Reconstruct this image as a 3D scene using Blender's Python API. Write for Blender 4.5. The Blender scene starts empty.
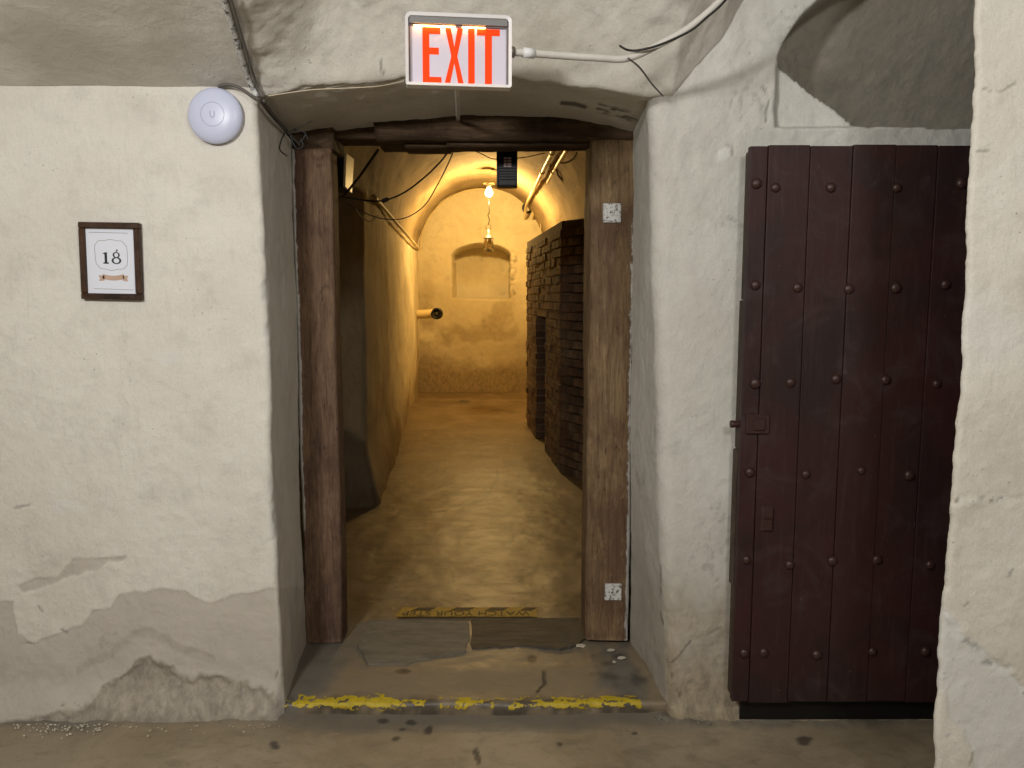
import bpy, bmesh, math, random
import numpy as np
from mathutils import Vector, Matrix

random.seed(7)
rng = np.random.default_rng(7)
scene = bpy.context.scene
C = scene.collection

# ------------------------------------------------------------------ camera
F = 770.0                      # focal length in pixels of a 1024 x 768 frame
H = 1.55                       # eye height
TH = math.radians(6.4)         # looking slightly down
cam_d = bpy.data.cameras.new('camera')
cam_d.sensor_width = 36.0
cam_d.lens = 36.0 * F / 1024.0
cam_d.clip_start = 0.02
cam = bpy.data.objects.new('camera', cam_d)
cam.location = (0, 0, H)
cam.rotation_euler = (math.pi / 2 - TH, 0, 0)
C.objects.link(cam)
scene.camera = cam

# ------------------------------------------------------------------ world, lights, exposure
world = bpy.data.worlds.new('world')
scene.world = world
world.use_nodes = True
world.node_tree.nodes['Background'].inputs[0].default_value = (0.5, 0.5, 0.5, 1)
world.node_tree.nodes['Background'].inputs[1].default_value = 0.0
vs = scene.view_settings
vs.view_transform = 'Standard'
vs.look = 'None'
vs.gamma = 1.0
vs.use_curve_mapping = False
vs.exposure = -0.06


def area_light(name, loc, target, sx, sy, power, col):
    d = bpy.data.lights.new(name, 'AREA')
    d.shape = 'RECTANGLE'
    d.size, d.size_y = sx, sy
    d.energy = power
    d.color = col
    o = bpy.data.objects.new(name, d)
    o.location = loc
    o.rotation_euler = (Vector(target) - Vector(loc)).to_track_quat('-Z', 'Y').to_euler()
    C.objects.link(o)
    return o


NEUTRAL = (1.0, 0.975, 0.945)
area_light('cellar_lamp_light', (-1.20, -0.35, 2.58), (-0.3, 2.7, 1.3), 0.30, 0.22, 58, NEUTRAL)
area_light('fill_light_right', (0.95, -0.6, 2.75), (-0.2, 2.7, 1.4), 0.35, 0.25, 26, NEUTRAL)  # unseen fill light, added to brighten the left reveal

# ------------------------------------------------------------------ pixel <-> place
CT, ST = math.cos(TH), math.sin(TH)


def ray(x, y):
    a, v = (x - 512.0) / F, (384.0 - y) / F
    return Vector((a, CT + v * ST, -ST + v * CT))


def at(x, y, Y=None, Z=None, X=None):
    r = ray(x, y)
    if Y is not None:
        t = Y / r.y
    elif Z is not None:
        t = (Z - H) / r.z
    else:
        t = X / r.x
    return Vector((r.x * t, r.y * t, H + r.z * t))


def proj(P):
    P = np.asarray(P, float)
    dz = P[..., 2] - H
    d = P[..., 1] * CT - dz * ST
    u = P[..., 1] * ST + dz * CT
    d = np.where(d < 0.05, 0.05, d)
    return np.stack([512 + F * P[..., 0] / d, 384 - F * u / d], -1)


# ------------------------------------------------------------------ numpy noise
def _hash(ix, iy, iz, seed):
    h = (ix.astype(np.int64) * 374761393 + iy.astype(np.int64) * 668265263 +
         iz.astype(np.int64) * 1274126177 + seed * 974634777) & 0xFFFFFFFF
    h = ((h ^ (h >> 13)) * 1103515245) & 0xFFFFFFFF
    h = ((h ^ (h >> 16)) * 2654435761) & 0xFFFFFFFF
    h = h ^ (h >> 15)
    return (h & 0xFFFFFF) / float(0xFFFFFF)


def vnoise(P, seed=0):
    i = np.floor(P).astype(np.int64)
    f = P - i
    f = f * f * f * (f * (f * 6 - 15) + 10)
    r = 0
    for dx in (0, 1):
        wx = f[..., 0] if dx else 1 - f[..., 0]
        for dy in (0, 1):
            wy = f[..., 1] if dy else 1 - f[..., 1]
            for dz in (0, 1):
                wz = f[..., 2] if dz else 1 - f[..., 2]
                r = r + wx * wy * wz * _hash(i[..., 0] + dx, i[..., 1] + dy, i[..., 2] + dz, seed)
    return r * 2 - 1


def fbm(P, freq=1.0, octv=4, seed=0, gain=0.5):
    P = np.asarray(P, float)
    r, a, tot = 0, 1.0, 0
    for o in range(octv):
        r = r + a * vnoise(P * freq + 17.3 * o, seed + o)
        tot += a
        a *= gain
        freq *= 2.03
    return r / tot


def vec_noise(P, freq, octv, seed, gain=0.5):
    return np.stack([fbm(P, freq, octv, seed + 31 * k, gain) for k in range(3)], -1)


def sstep(a, b, x):
    t = np.clip((x - a) / (b - a), 0, 1)
    return t * t * (3 - 2 * t)


def seg_dist(Q, pts, closed=False):
    pts = np.asarray(pts, float)
    n = len(pts)
    best = np.full(Q.shape[:-1], 1e9)
    for i in range(n if closed else n - 1):
        a, b = pts[i], pts[(i + 1) % n]
        ab = b - a
        t = np.clip(((Q - a) @ ab) / max(ab @ ab, 1e-9), 0, 1)
        d = np.linalg.norm(Q - (a + t[..., None] * ab), axis=-1)
        best = np.minimum(best, d)
    return best


def poly_sd(Q, pts):
    """signed distance, positive inside"""
    pts = np.asarray(pts, float)
    d = seg_dist(Q, pts, True)
    ins = np.zeros(Q.shape[:-1], bool)
    n = len(pts)
    for i in range(n):
        (x1, y1), (x2, y2) = pts[i], pts[(i + 1) % n]
        if y1 == y2:
            continue
        c = ((y1 > Q[..., 1]) != (y2 > Q[..., 1])) & (Q[..., 0] < (x2 - x1) * (Q[..., 1] - y1) / (y2 - y1) + x1)
        ins ^= c
    return np.where(ins, d, -d)


# ------------------------------------------------------------------ object helpers
def link(name, me, parent=None, mat=None):
    o = bpy.data.objects.new(name, me)
    C.objects.link(o)
    if parent is not None:
        o.parent = parent
    if mat is not None and me is not None and len(me.materials) == 0:
        me.materials.append(mat)
    return o


def tag(o, label=None, cat=None, group=None, kind=None):
    if label: o['label'] = label
    if cat: o['category'] = cat
    if group: o['group'] = group
    if kind: o['kind'] = kind
    return o


def thing(name, label, cat, loc=(0, 0, 0), group=None, kind=None):
    o = bpy.data.objects.new(name, None)
    o.location = loc
    o.empty_display_size = 0.05
    C.objects.link(o)
    return tag(o, label, cat, group, kind)


def grid_mesh(name, P, mat, attrs=None, parent=None, smooth=True, keep=None, flip=False):
    nr, nc = P.shape[:2]
    idx = np.arange(nr * nc).reshape(nr, nc)
    q = np.stack([idx[:-1, :-1], idx[:-1, 1:], idx[1:, 1:], idx[1:, :-1]], -1).reshape(-1, 4)
    if flip:
        q = q[:, ::-1]
    if keep is not None:
        q = q[keep.reshape(-1)]
    me = bpy.data.meshes.new(name)
    me.vertices.add(nr * nc)
    me.vertices.foreach_set('co', P.reshape(-1).astype(np.float32))
    me.loops.add(q.size)
    me.loops.foreach_set('vertex_index', q.reshape(-1).astype(np.int32))
    me.polygons.add(len(q))
    me.polygons.foreach_set('loop_start', np.arange(0, q.size, 4, dtype=np.int32))
    me.polygons.foreach_set('use_smooth', np.full(len(q), smooth, bool))
    me.update(calc_edges=True)
    for k, v in (attrs or {}).items():
        a = me.attributes.new(k, 'FLOAT', 'POINT')
        a.data.foreach_set('value', np.clip(v, 0, 1).reshape(-1).astype(np.float32))
    me.validate()
    return link(name, me, parent, mat)


def bm_obj(name, bm, mat, parent=None, smooth=False):
    me = bpy.data.meshes.new(name)
    bmesh.ops.recalc_face_normals(bm, faces=bm.faces[:])
    bm.to_mesh(me)
    bm.free()
    if smooth:
        for p in me.polygons:
            p.use_smooth = True
    return link(name, me, parent, mat)


def add_box(bm, lo, hi, bevel=0.0, seg=1, rot=None):
    lo, hi = Vector(lo), Vector(hi)
    r = bmesh.ops.create_cube(bm, size=1.0)
    vs_ = r['verts']
    c, s = (lo + hi) / 2, hi - lo
    for v in vs_:
        v.co = Vector((v.co.x * s.x, v.co.y * s.y, v.co.z * s.z)) + c
    if bevel > 0:
        es = list({e for v in vs_ for e in v.link_edges})
        bmesh.ops.bevel(bm, geom=es, offset=bevel, segments=seg, affect='EDGES', profile=0.6)
    return vs_


def box(name, lo, hi, mat, parent=None, bevel=0.0, seg=1, smooth=False):
    bm = bmesh.new()
    add_box(bm, lo, hi, bevel, seg)
    return bm_obj(name, bm, mat, parent, smooth)


def tube_bm(bm, pts, r, n=8, cap=True):
    pts = [Vector(p) for p in pts]
    rings = []
    up = None
    for i, p in enumerate(pts):
        t = (pts[min(i + 1, len(pts) - 1)] - pts[max(i - 1, 0)]).normalized()
        if up is None:
            up = Vector((0, 0, 1)) if abs(t.z) < 0.9 else Vector((1, 0, 0))
        a = t.cross(up)
        if a.length < 1e-5:
            a = t.cross(Vector((1, 0.3, 0)))
        a.normalize()
        b = a.cross(t).normalized()
        up = b
        rr = r[i] if isinstance(r, (list, tuple)) else r
        rings.append([bm.verts.new(p + (a * math.cos(2 * math.pi * k / n) + b * math.sin(2 * math.pi * k / n)) * rr) for k in range(n)])
    for i in range(len(rings) - 1):
        for k in range(n):
            bm.faces.new((rings[i][k], rings[i][(k + 1) % n], rings[i + 1][(k + 1) % n], rings[i + 1][k]))
    if cap:
        bm.faces.new(rings[0][::-1])
        bm.faces.new(rings[-1])


def smooth_path(pts, sub=6):
    pts = [Vector(p) for p in pts]
    if len(pts) < 3:
        return pts
    out = []
    for i in range(len(pts) - 1):
        p0, p1, p2, p3 = pts[max(i - 1, 0)], pts[i], pts[i + 1], pts[min(i + 2, len(pts) - 1)]
        for k in range(sub):
            t = k / sub
            out.append(0.5 * ((2 * p1) + (p2 - p0) * t + (2 * p0 - 5 * p1 + 4 * p2 - p3) * t * t + (3 * p1 - p0 - 3 * p2 + p3) * t ** 3))
    out.append(pts[-1])
    return out


def tube(name, pts, r, mat, parent=None, n=8, sub=6):
    bm = bmesh.new()
    tube_bm(bm, smooth_path(pts, sub) if sub else pts, r, n)
    return bm_obj(name, bm, mat, parent, True)


def lathe_bm(bm, prof, n=24, M=None):
    """prof: list of (radius, height) turned about z, then moved by M"""
    rings = []
    for (r, z) in prof:
        if r < 1e-6:
            rings.append([bm.verts.new((0, 0, z))])
        else:
            rings.append([bm.verts.new((r * math.cos(2 * math.pi * k / n), r * math.sin(2 * math.pi * k / n), z)) for k in range(n)])
    for a, b in zip(rings[:-1], rings[1:]):
        for k in range(n):
            if len(a) == 1 and len(b) == 1:
                continue
            if len(a) == 1:
                bm.faces.new((a[0], b[(k + 1) % n], b[k]))
            elif len(b) == 1:
                bm.faces.new((a[k], a[(k + 1) % n], b[0]))
            else:
                bm.faces.new((a[k], a[(k + 1) % n], b[(k + 1) % n], b[k]))
    if M is not None:
        for rg in rings:
            for v in rg:
                v.co = M @ v.co


def lathe(name, prof, mat, parent=None, n=24, M=None, smooth=True):
    bm = bmesh.new()
    lathe_bm(bm, prof, n, M)
    return bm_obj(name, bm, mat, parent, smooth)


def prism(name, pts2, to3, depth, mat, parent=None):
    """flat outline pts2 carried into space by to3(u, v, w), thickness depth along w"""
    bm = bmesh.new()
    a = [bm.verts.new(to3(u, v, 0)) for u, v in pts2]
    b = [bm.verts.new(to3(u, v, depth)) for u, v in pts2]
    bm.faces.new(a)
    bm.faces.new(b[::-1])
    n = len(a)
    for i in range(n):
        bm.faces.new((a[i], b[i], b[(i + 1) % n], a[(i + 1) % n]))
    return bm_obj(name, bm, mat, parent)


# ------------------------------------------------------------------ materials
class NT:
    def __init__(self, name):
        self.m = bpy.data.materials.new(name)
        self.m.use_nodes = True
        self.t = self.m.node_tree
        self.b = self.t.nodes['Principled BSDF']
        self.co = self.t.nodes.new('ShaderNodeTexCoord')

    def n(self, typ, **kw):
        nd = self.t.nodes.new(typ)
        for k, v in kw.items():
            setattr(nd, k, v)
        return nd

    def L(self, a, b):
        self.t.links.new(a, b)

    def setin(self, sock, v):
        if hasattr(v, 'is_output') or isinstance(v, bpy.types.NodeSocket):
            self.L(v, sock)
        else:
            if sock.type == 'RGBA' and len(v) == 3:
                v = (*v, 1)
            sock.default_value = v

    def noise(self, scale, detail=5, rough=0.55, dist=0.0, vec=None, stretch=None):
        nd = self.n('ShaderNodeTexNoise')
        nd.inputs['Scale'].default_value = scale
        nd.inputs['Detail'].default_value = detail
        nd.inputs['Roughness'].default_value = rough
        nd.inputs['Distortion'].default_value = dist
        v = vec or self.co.outputs['Object']
        if stretch:
            mp = self.n('ShaderNodeMapping')
            mp.inputs['Scale'].default_value = stretch
            self.L(v, mp.inputs['Vector'])
            v = mp.outputs['Vector']
        self.L(v, nd.inputs['Vector'])
        return nd.outputs['Fac']

    def attr(self, name):
        a = self.n('ShaderNodeAttribute', attribute_name=name)
        return a.outputs['Fac']

    def ramp(self, fac, lo, hi):
        r = self.n('ShaderNodeMapRange', interpolation_type='SMOOTHSTEP')
        self.L(fac, r.inputs[0])
        r.inputs[1].default_value, r.inputs[2].default_value = lo, hi
        return r.outputs[0]

    def mix(self, fac, a, b, blend='MIX'):
        m = self.n('ShaderNodeMix', data_type='RGBA', blend_type=blend)
        self.setin(m.inputs[0], fac)
        self.setin(m.inputs[6], a)
        self.setin(m.inputs[7], b)
        return m.outputs[2]

    def math(self, op, a, b=0.0):
        m = self.n('ShaderNodeMath', operation=op)
        self.setin(m.inputs[0], a)
        self.setin(m.inputs[1], b)
        return m.outputs[0]

    def bump(self, h, strength, dist, prev=None):
        b = self.n('ShaderNodeBump')
        b.inputs['Strength'].default_value = strength
        b.inputs['Distance'].default_value = dist
        self.L(h, b.inputs['Height'])
        if prev is not None:
            self.L(prev, b.inputs['Normal'])
        return b.outputs['Normal']

    def done(self, col=None, rough=None, normal=None, **kw):
        if col is not None: self.setin(self.b.inputs['Base Color'], col)
        if rough is not None: self.setin(self.b.inputs['Roughness'], rough)
        if normal is not None: self.L(normal, self.b.inputs['Normal'])
        for k, v in kw.items():
            self.setin(self.b.inputs[k.replace('_', ' ')], v)
        return self.m


def srgb(r, g, b):
    f = lambda c: (c / 255 / 12.92) if c / 255 <= 0.04045 else ((c / 255 + 0.055) / 1.055) ** 2.4
    return (f(r), f(g), f(b))


def simple(name, col, rough=0.5, metal=0.0, var=0.15, scale=30.0, bump=0.0):
    m = NT(name)
    n = m.noise(scale, 4)
    c = m.mix(n, tuple(x * (1 - var) for x in col), tuple(min(1, x * (1 + var)) for x in col))
    nr = m.bump(n, bump, 0.003) if bump else None
    return m.done(c, rough, nr, Metallic=metal)


def plaster(name, a, b, grey, low, spots=0.25):
    m = NT(name)
    big = m.noise(1.7, 6, 0.6, 0.4)
    mid = m.noise(9, 6, 0.65)
    fine = m.noise(70, 5, 0.6)
    scuff = m.noise(24, 7, 0.75, 0.6, stretch=(1, 1, 0.55))
    c = m.mix(m.ramp(big, 0.35, 0.65), a, b)
    c = m.mix(m.math('MULTIPLY', m.ramp(mid, 0.48, 0.72), 0.42), c, tuple(x * 0.78 for x in b))
    c = m.mix(m.math('MULTIPLY', m.ramp(scuff, 0.62, 0.74), spots), c, tuple(x * 0.55 for x in b))
    tiny = m.noise(190, 4, 0.7)
    c = m.mix(m.math('MULTIPLY', m.ramp(tiny, 0.45, 0.75), 0.32), c, tuple(x * 0.6 for x in b))
    str_ = m.noise(14, 8, 0.75, 1.5, stretch=(3.0, 3.0, 0.35))
    c = m.mix(m.math('MULTIPLY', m.ramp(str_, 0.53, 0.72), 0.32), c, tuple(x * 0.7 for x in b))
    c = m.mix(m.math('MULTIPLY', m.ramp(str_, 0.42, 0.28), 0.25), c, tuple(min(1, x * 1.08) for x in a))
    vo = m.n('ShaderNodeTexVoronoi')
    vo.inputs['Scale'].default_value = 34
    m.L(m.co.outputs['Object'], vo.inputs['Vector'])
    pit = m.math('MULTIPLY', m.ramp(vo.outputs['Distance'], 0.13, 0.05), m.ramp(m.noise(3.3, 4, 0.6), 0.52, 0.62))
    c = m.mix(m.math('MULTIPLY', pit, 0.55), c, tuple(x * 0.35 for x in b))
    g = m.attr('grey')
    gc = m.mix(mid, tuple(x * 0.9 for x in grey), tuple(x * 1.1 for x in grey))
    c = m.mix(g, c, gc)
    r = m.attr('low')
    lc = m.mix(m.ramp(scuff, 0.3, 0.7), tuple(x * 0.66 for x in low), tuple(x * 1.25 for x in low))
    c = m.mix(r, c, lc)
    w = m.attr('white')
    c = m.mix(w, c, srgb(222, 222, 216))
    k = m.attr('crack')
    c = m.mix(k, c, srgb(70, 60, 48))
    nm = m.bump(fine, 0.25, 0.004)
    nm = m.bump(m.math('SUBTRACT', 1.0, pit), 0.5, 0.004, nm)
    nm = m.bump(scuff, 0.38, 0.009, nm)
    nm = m.bump(mid, 0.42, 0.016, nm)
    return m.done(c, 0.88, nm, Specular_IOR_Level=0.25)


MAT = {}
MAT['plaster'] = plaster('cream_plaster', srgb(226, 222, 212), srgb(218, 213, 202), srgb(194, 187, 176), srgb(160, 152, 138))
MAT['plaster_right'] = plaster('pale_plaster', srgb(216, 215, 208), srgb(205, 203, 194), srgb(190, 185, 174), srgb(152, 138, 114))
MAT['plaster_ceiling'] = plaster('grey_plaster', srgb(222, 218, 208), srgb(213, 208, 197), srgb(170, 162, 146), srgb(134, 122, 104), 0.12)
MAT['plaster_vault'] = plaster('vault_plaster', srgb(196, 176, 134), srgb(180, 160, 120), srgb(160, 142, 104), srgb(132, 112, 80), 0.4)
MAT['plaster_pier'] = plaster('pier_plaster', srgb(226, 222, 212), srgb(216, 210, 196), srgb(206, 203, 195), srgb(160, 152, 138))
MAT['plaster_niche'] = MAT['plaster_right']
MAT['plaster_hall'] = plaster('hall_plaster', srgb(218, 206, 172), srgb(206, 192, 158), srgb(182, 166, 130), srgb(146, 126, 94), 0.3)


def floor_mat(name, a, b, rough):
    m = NT(name)
    big = m.noise(2.3, 6, 0.6, 0.6)
    mid = m.noise(11, 6, 0.65, 0.5, stretch=(0.6, 1, 1))
    fine = m.noise(120, 4, 0.6)
    c = m.mix(m.ramp(big, 0.35, 0.65), a, b)
    c = m.mix(m.math('MULTIPLY', m.ramp(mid, 0.48, 0.72), 0.5), c, tuple(x * 0.55 for x in b))
    c = m.mix(m.math('MULTIPLY', m.ramp(fine, 0.62, 0.7), 0.35), c, tuple(min(1, x * 1.6) for x in a))
    tiny = m.noise(42, 7, 0.75, 0.3)
    c = m.mix(m.math('MULTIPLY', m.ramp(tiny, 0.55, 0.7), 0.5), c, tuple(x * 0.5 for x in b))
    c = m.mix(m.math('MULTIPLY', m.ramp(tiny, 0.40, 0.28), 0.4), c, tuple(min(1, x * 1.35) for x in a))
    c = m.mix(m.attr('pale'), c, m.mix(mid, srgb(146, 131, 106), srgb(118, 104, 83)))
    c = m.mix(m.attr('grey'), c, m.mix(mid, srgb(92, 87, 78), srgb(126, 120, 108)))
    c = m.mix(m.attr('dark'), c, m.mix(fine, srgb(34, 31, 27), srgb(72, 68, 62)))
    r = m.math('ADD', rough, m.math('MULTIPLY', mid, 0.25))
    nm = m.bump(fine, 0.2, 0.003)
    nm = m.bump(mid, 0.28, 0.01, nm)
    return m.done(c, r, nm)


MAT['floor'] = floor_mat('cellar_concrete', srgb(158, 144, 120), srgb(138, 124, 101), 0.45)
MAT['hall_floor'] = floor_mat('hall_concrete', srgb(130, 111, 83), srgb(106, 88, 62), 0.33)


def wood(name, a, b, dark, rough=0.7, stretch=(9, 9, 0.7), paint=None):
    m = NT(name)
    grain = m.noise(6, 8, 0.7, 1.2, stretch=stretch)
    big = m.noise(2.2, 5, 0.6, 0.5, stretch=(1.6, 1.6, 0.8))
    pit = m.noise(45, 5, 0.7, stretch=(1.5, 1.5, 0.35))
    c = m.mix(m.ramp(grain, 0.3, 0.7), a, b)
    c = m.mix(m.math('MULTIPLY', m.ramp(big, 0.42, 0.66), 0.75), c, dark)
    c = m.mix(m.math('MULTIPLY', m.ramp(pit, 0.6, 0.68), 0.7), c, tuple(x * 0.3 for x in dark))
    if paint:
        fl = m.noise(60, 6, 0.75, stretch=(1, 1, 0.4))
        pm = m.ramp(m.math('ADD', m.attr('paint'), m.math('MULTIPLY', fl, 0.9)), 0.88, 1.0)
        c = m.mix(pm, c, paint)
    mot = m.noise(16, 7, 0.75, 0.8, stretch=tuple(0.5 + 0.1 * v for v in stretch))
    c = m.mix(m.math('MULTIPLY', m.ramp(mot, 0.5, 0.7), 0.45), c, tuple(x * 0.5 for x in dark))
    c = m.mix(m.math('MULTIPLY', m.ramp(mot, 0.46, 0.3), 0.35), c, tuple(min(1, x * 1.35) for x in a))
    nm = m.bump(grain, 0.7, 0.010)
    nm = m.bump(mot, 0.5, 0.010, nm)
    nm = m.bump(pit, 0.5, 0.008, nm)
    return m.done(c, rough, nm, Specular_IOR_Level=0.3)


MAT['old_wood'] = wood('weathered_timber', srgb(152, 128, 95), srgb(108, 84, 58), srgb(84, 60, 47), 0.75, paint=srgb(196, 194, 190))
MAT['old_wood_left'] = wood('reddish_weathered_timber', srgb(138, 112, 88), srgb(96, 72, 56), srgb(72, 50, 44), 0.75, paint=srgb(196, 194, 190))
MAT['lintel_wood'] = wood('lintel_timber', srgb(96, 76, 54), srgb(62, 46, 32), srgb(44, 32, 22), 0.75, stretch=(0.7, 9, 9))
MAT['frame_wood'] = wood('frame_wood', srgb(78, 50, 28), srgb(46, 28, 16), srgb(30, 18, 11), 0.4, stretch=(2, 5, 2))


def door_paint():
    m = NT('oxblood_door_paint')
    big = m.noise(3.0, 5, 0.6, 0.6)
    gr = m.noise(8, 7, 0.7, 0.5, stretch=(5, 5, 0.5))
    fine = m.noise(38, 7, 0.75, stretch=(1, 1, 0.6))
    c = m.mix(m.ramp(big, 0.35, 0.68), srgb(56, 29, 27), srgb(42, 28, 27))
    c = m.mix(m.math('MULTIPLY', m.ramp(gr, 0.5, 0.75), 0.5), c, srgb(70, 52, 50))
    c = m.mix(m.math('MULTIPLY', m.ramp(m.noise(5.5, 6, 0.7, 1.0), 0.5, 0.68), 0.55), c, srgb(66, 52, 51))
    c = m.mix(m.math('MULTIPLY', m.ramp(fine, 0.62, 0.72), 0.5), c, srgb(104, 88, 84))
    c = m.mix(m.math('MULTIPLY', m.ramp(fine, 0.40, 0.30), 0.5), c, srgb(28, 18, 18))
    nm = m.bump(gr, 0.25, 0.004)
    nm = m.bump(fine, 0.15, 0.003, nm)
    return m.done(c, m.math('ADD', 0.42, m.math('MULTIPLY', fine, 0.3)), nm, Specular_IOR_Level=0.35)


MAT['door'] = door_paint()
MAT['door_edge'] = wood('door_edge_wood', srgb(96, 84, 70), srgb(70, 58, 48), srgb(54, 42, 36))
MAT['door_iron'] = simple('painted_iron', srgb(62, 40, 37), 0.42, 0.1, 0.3, 60, 0.3)
MAT['white_plastic'] = simple('white_plastic', srgb(206, 212, 236), 0.35, 0, 0.02)
MAT['plastic_seam'] = simple('plastic_seam', srgb(165, 170, 188), 0.5, 0, 0.02)
MAT['sign_white'] = simple('white_sign_metal', srgb(226, 226, 226), 0.4, 0, 0.03)
MAT['sign_grey'] = simple('grey_sign_metal', srgb(120, 118, 116), 0.5, 0, 0.05)
MAT['conduit'] = simple('painted_conduit', srgb(206, 203, 194), 0.55, 0, 0.12, 40, 0.2)
MAT['cable_black'] = simple('black_cable', srgb(30, 27, 24), 0.5)
MAT['cable_grey'] = simple('grey_cable', srgb(96, 92, 86), 0.5)
MAT['cable_white'] = simple('pale_wire', srgb(202, 190, 164), 0.5)
MAT['cable_beige'] = simple('painted_cable', srgb(196, 176, 130), 0.6)
MAT['black_metal'] = simple('black_metal', srgb(22, 20, 19), 0.45, 0.3)
MAT['galv'] = simple('dull_steel', srgb(150, 146, 136), 0.45, 0.7, 0.2, 50, 0.2)
MAT['white_flaked'] = (lambda m: m.done(m.mix(m.ramp(m.noise(75, 6, 0.7), 0.50, 0.62), srgb(206, 206, 202), srgb(52, 42, 34)), 0.7, m.bump(m.noise(75, 6, 0.7), 0.5, 0.003)))(NT('flaked_white_plate'))
MAT['paper'] = simple('white_paper', srgb(226, 230, 240), 0.7, 0, 0.01)
MAT['ink'] = simple('black_ink', srgb(28, 30, 36), 0.7)
MAT['ink_grey'] = simple('grey_ink', srgb(150, 148, 142), 0.7)
MAT['ribbon'] = simple('tan_print', srgb(194, 164, 142), 0.7)
MAT['tape_yellow'] = simple('worn_yellow_tape', srgb(168, 134, 50), 0.6, 0, 0.35, 60)
MAT['tape_black'] = simple('worn_black_tape', srgb(44, 36, 26), 0.6, 0, 0.3, 60)
MAT['yellow_paint'] = simple('yellow_floor_paint', srgb(186, 162, 36), 0.6, 0, 0.4, 45, 0.3)
MAT['pipe'] = simple('cream_pipe_paint', srgb(214, 192, 140), 0.4, 0, 0.1)
MAT['mortar'] = simple('old_mortar', srgb(120, 104, 80), 0.95, 0, 0.3, 40, 0.5)
MAT['crumb'] = simple('plaster_crumbs', srgb(200, 192, 174), 0.9, 0, 0.2, 200)


MAT['rubble'] = simple('grey_rubble', srgb(120, 114, 102), 0.9, 0, 0.5, 60)


def stone(name, a, b):
    m = NT(name)
    n1 = m.noise(14, 8, 0.7, 0.4, stretch=(0.5, 1.6, 1))
    n2 = m.noise(90, 5, 0.7)
    c = m.mix(m.ramp(n1, 0.3, 0.7), a, b)
    c = m.mix(m.math('MULTIPLY', m.ramp(n2, 0.58, 0.7), 0.5), c, tuple(min(1, x * 1.9) for x in a))
    return m.done(c, 0.6, m.bump(n2, 0.4, 0.004, m.bump(n1, 0.6, 0.012)))


MAT['stone_grey'] = stone('grey_threshold_stone', srgb(128, 122, 108), srgb(98, 94, 84))
MAT['stone_dark'] = stone('dark_threshold_stone', srgb(84, 78, 68), srgb(56, 51, 44))


def brick_mat(name, a, b, d):
    m = NT(name)
    oi = m.n('ShaderNodeObjectInfo')
    n1 = m.noise(9, 6, 0.7, 0.4)
    n2 = m.noise(60, 5, 0.7)
    c = m.mix(oi.outputs['Random'], a, b)
    c = m.mix(m.math('MULTIPLY', m.ramp(m.noise(2.2, 4, 0.6, vec=m.n('ShaderNodeNewGeometry').outputs['Position']), 0.45, 0.62), 0.6), c, srgb(140, 122, 92))
    c = m.mix(m.math('MULTIPLY', m.ramp(n1, 0.4, 0.65), 0.6), c, d)
    c = m.mix(m.math('MULTIPLY', m.ramp(n2, 0.6, 0.72), 0.35), c, srgb(170, 150, 120))
    return m.done(c, 0.9, m.bump(n2, 0.5, 0.006, m.bump(n1, 0.4, 0.015)))


MAT['brick'] = brick_mat('old_brick', srgb(120, 92, 66), srgb(84, 62, 44), srgb(56, 44, 34))


def emis(name, col, strength, base=(0.8, 0.8, 0.8)):
    m = NT(name)
    return m.done(base, 0.5, None, Emission_Color=col, Emission_Strength=strength)


# ------------------------------------------------------------------ plaster relief shared by all the skins
def relief(P, amp=1.0):
    d = vec_noise(P, 1.3, 3, 11) * 0.012
    d += vec_noise(P, 6.0, 3, 51) * 0.0045
    d += vec_noise(P, 26.0, 4, 91, 0.6) * 0.0026
    return d * amp


ZC = 2.262       # springing of the ceiling
YW = 2.70        # front wall plane
YJ = 3.17        # plane of the door frame


def lin(pts, ts):
    pts = np.asarray(pts, float)
    return np.interp(ts, pts[:, 0], pts[:, 1])


def spaced(parts):
    out = [parts[0][0]]
    for a, b, st in parts:
        n = max(1, int(round(abs(b - a) / st)))
        out += list(a + (b - a) * (np.arange(1, n + 1) / n))
    return np.array(out)


# ---- floor of the cellar
xs = spaced([(-3.6, -1.9, 0.1), (-1.9, 1.5, 0.008), (1.5, 2.8, 0.1)])
ys = spaced([(-3.0, 2.0, 0.12), (2.0, 2.95, 0.008)])
X, Yg = np.meshgrid(xs, ys)
P = np.stack([X, Yg, np.zeros_like(X)], -1)
q = proj(P)
P[..., 2] += fbm(P, 2.2, 3, 5) * 0.006 + fbm(P, 14, 3, 6) * 0.0022
# rubble rise against the wall foot
foot = sstep(2.60, 2.72, P[..., 1] + 0.03 * fbm(P, 7, 3, 8)) * (1 - sstep(-0.92, -0.80, P[..., 0]) * (1 - sstep(0.5, 0.62, P[..., 0])))
P[..., 2] += foot * (0.012 + 0.02 * np.abs(fbm(P, 22, 3, 9)))
warp = np.stack([fbm(P, 18, 3, 70), fbm(P, 18, 3, 71)], -1)
qw = q + warp * 4
dark = np.zeros_like(X)
for (cx, cy, rx, ry) in [(384, 721, 6, 3), (396, 740, 5, 3), (428, 729, 5, 4), (401, 728, 2.5, 2), (274, 747, 5, 3), (477, 756, 3.5, 9),
                         (410, 721, 6, 3), (634, 735, 3, 2), (806, 740, 9, 4), (560, 744, 3, 2)]:
    dark = np.maximum(dark, 0.8 * sstep(1.25, 0.7, np.hypot((qw[..., 0] - cx) / rx, (qw[..., 1] - cy) / ry)))
grey = 0.75 * sstep(0.10, 0.02, np.abs(P[..., 1] - 2.70) + 0.05 * fbm(P, 5, 3, 21)) + 0.3 * sstep(0.1, 0.5, fbm(P, 1.6, 4, 33))
dark = np.maximum(dark, foot * 0.6 * sstep(0.0, 0.3, fbm(P, 16, 4, 44)) * (P[..., 0] > 0.5))
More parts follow.
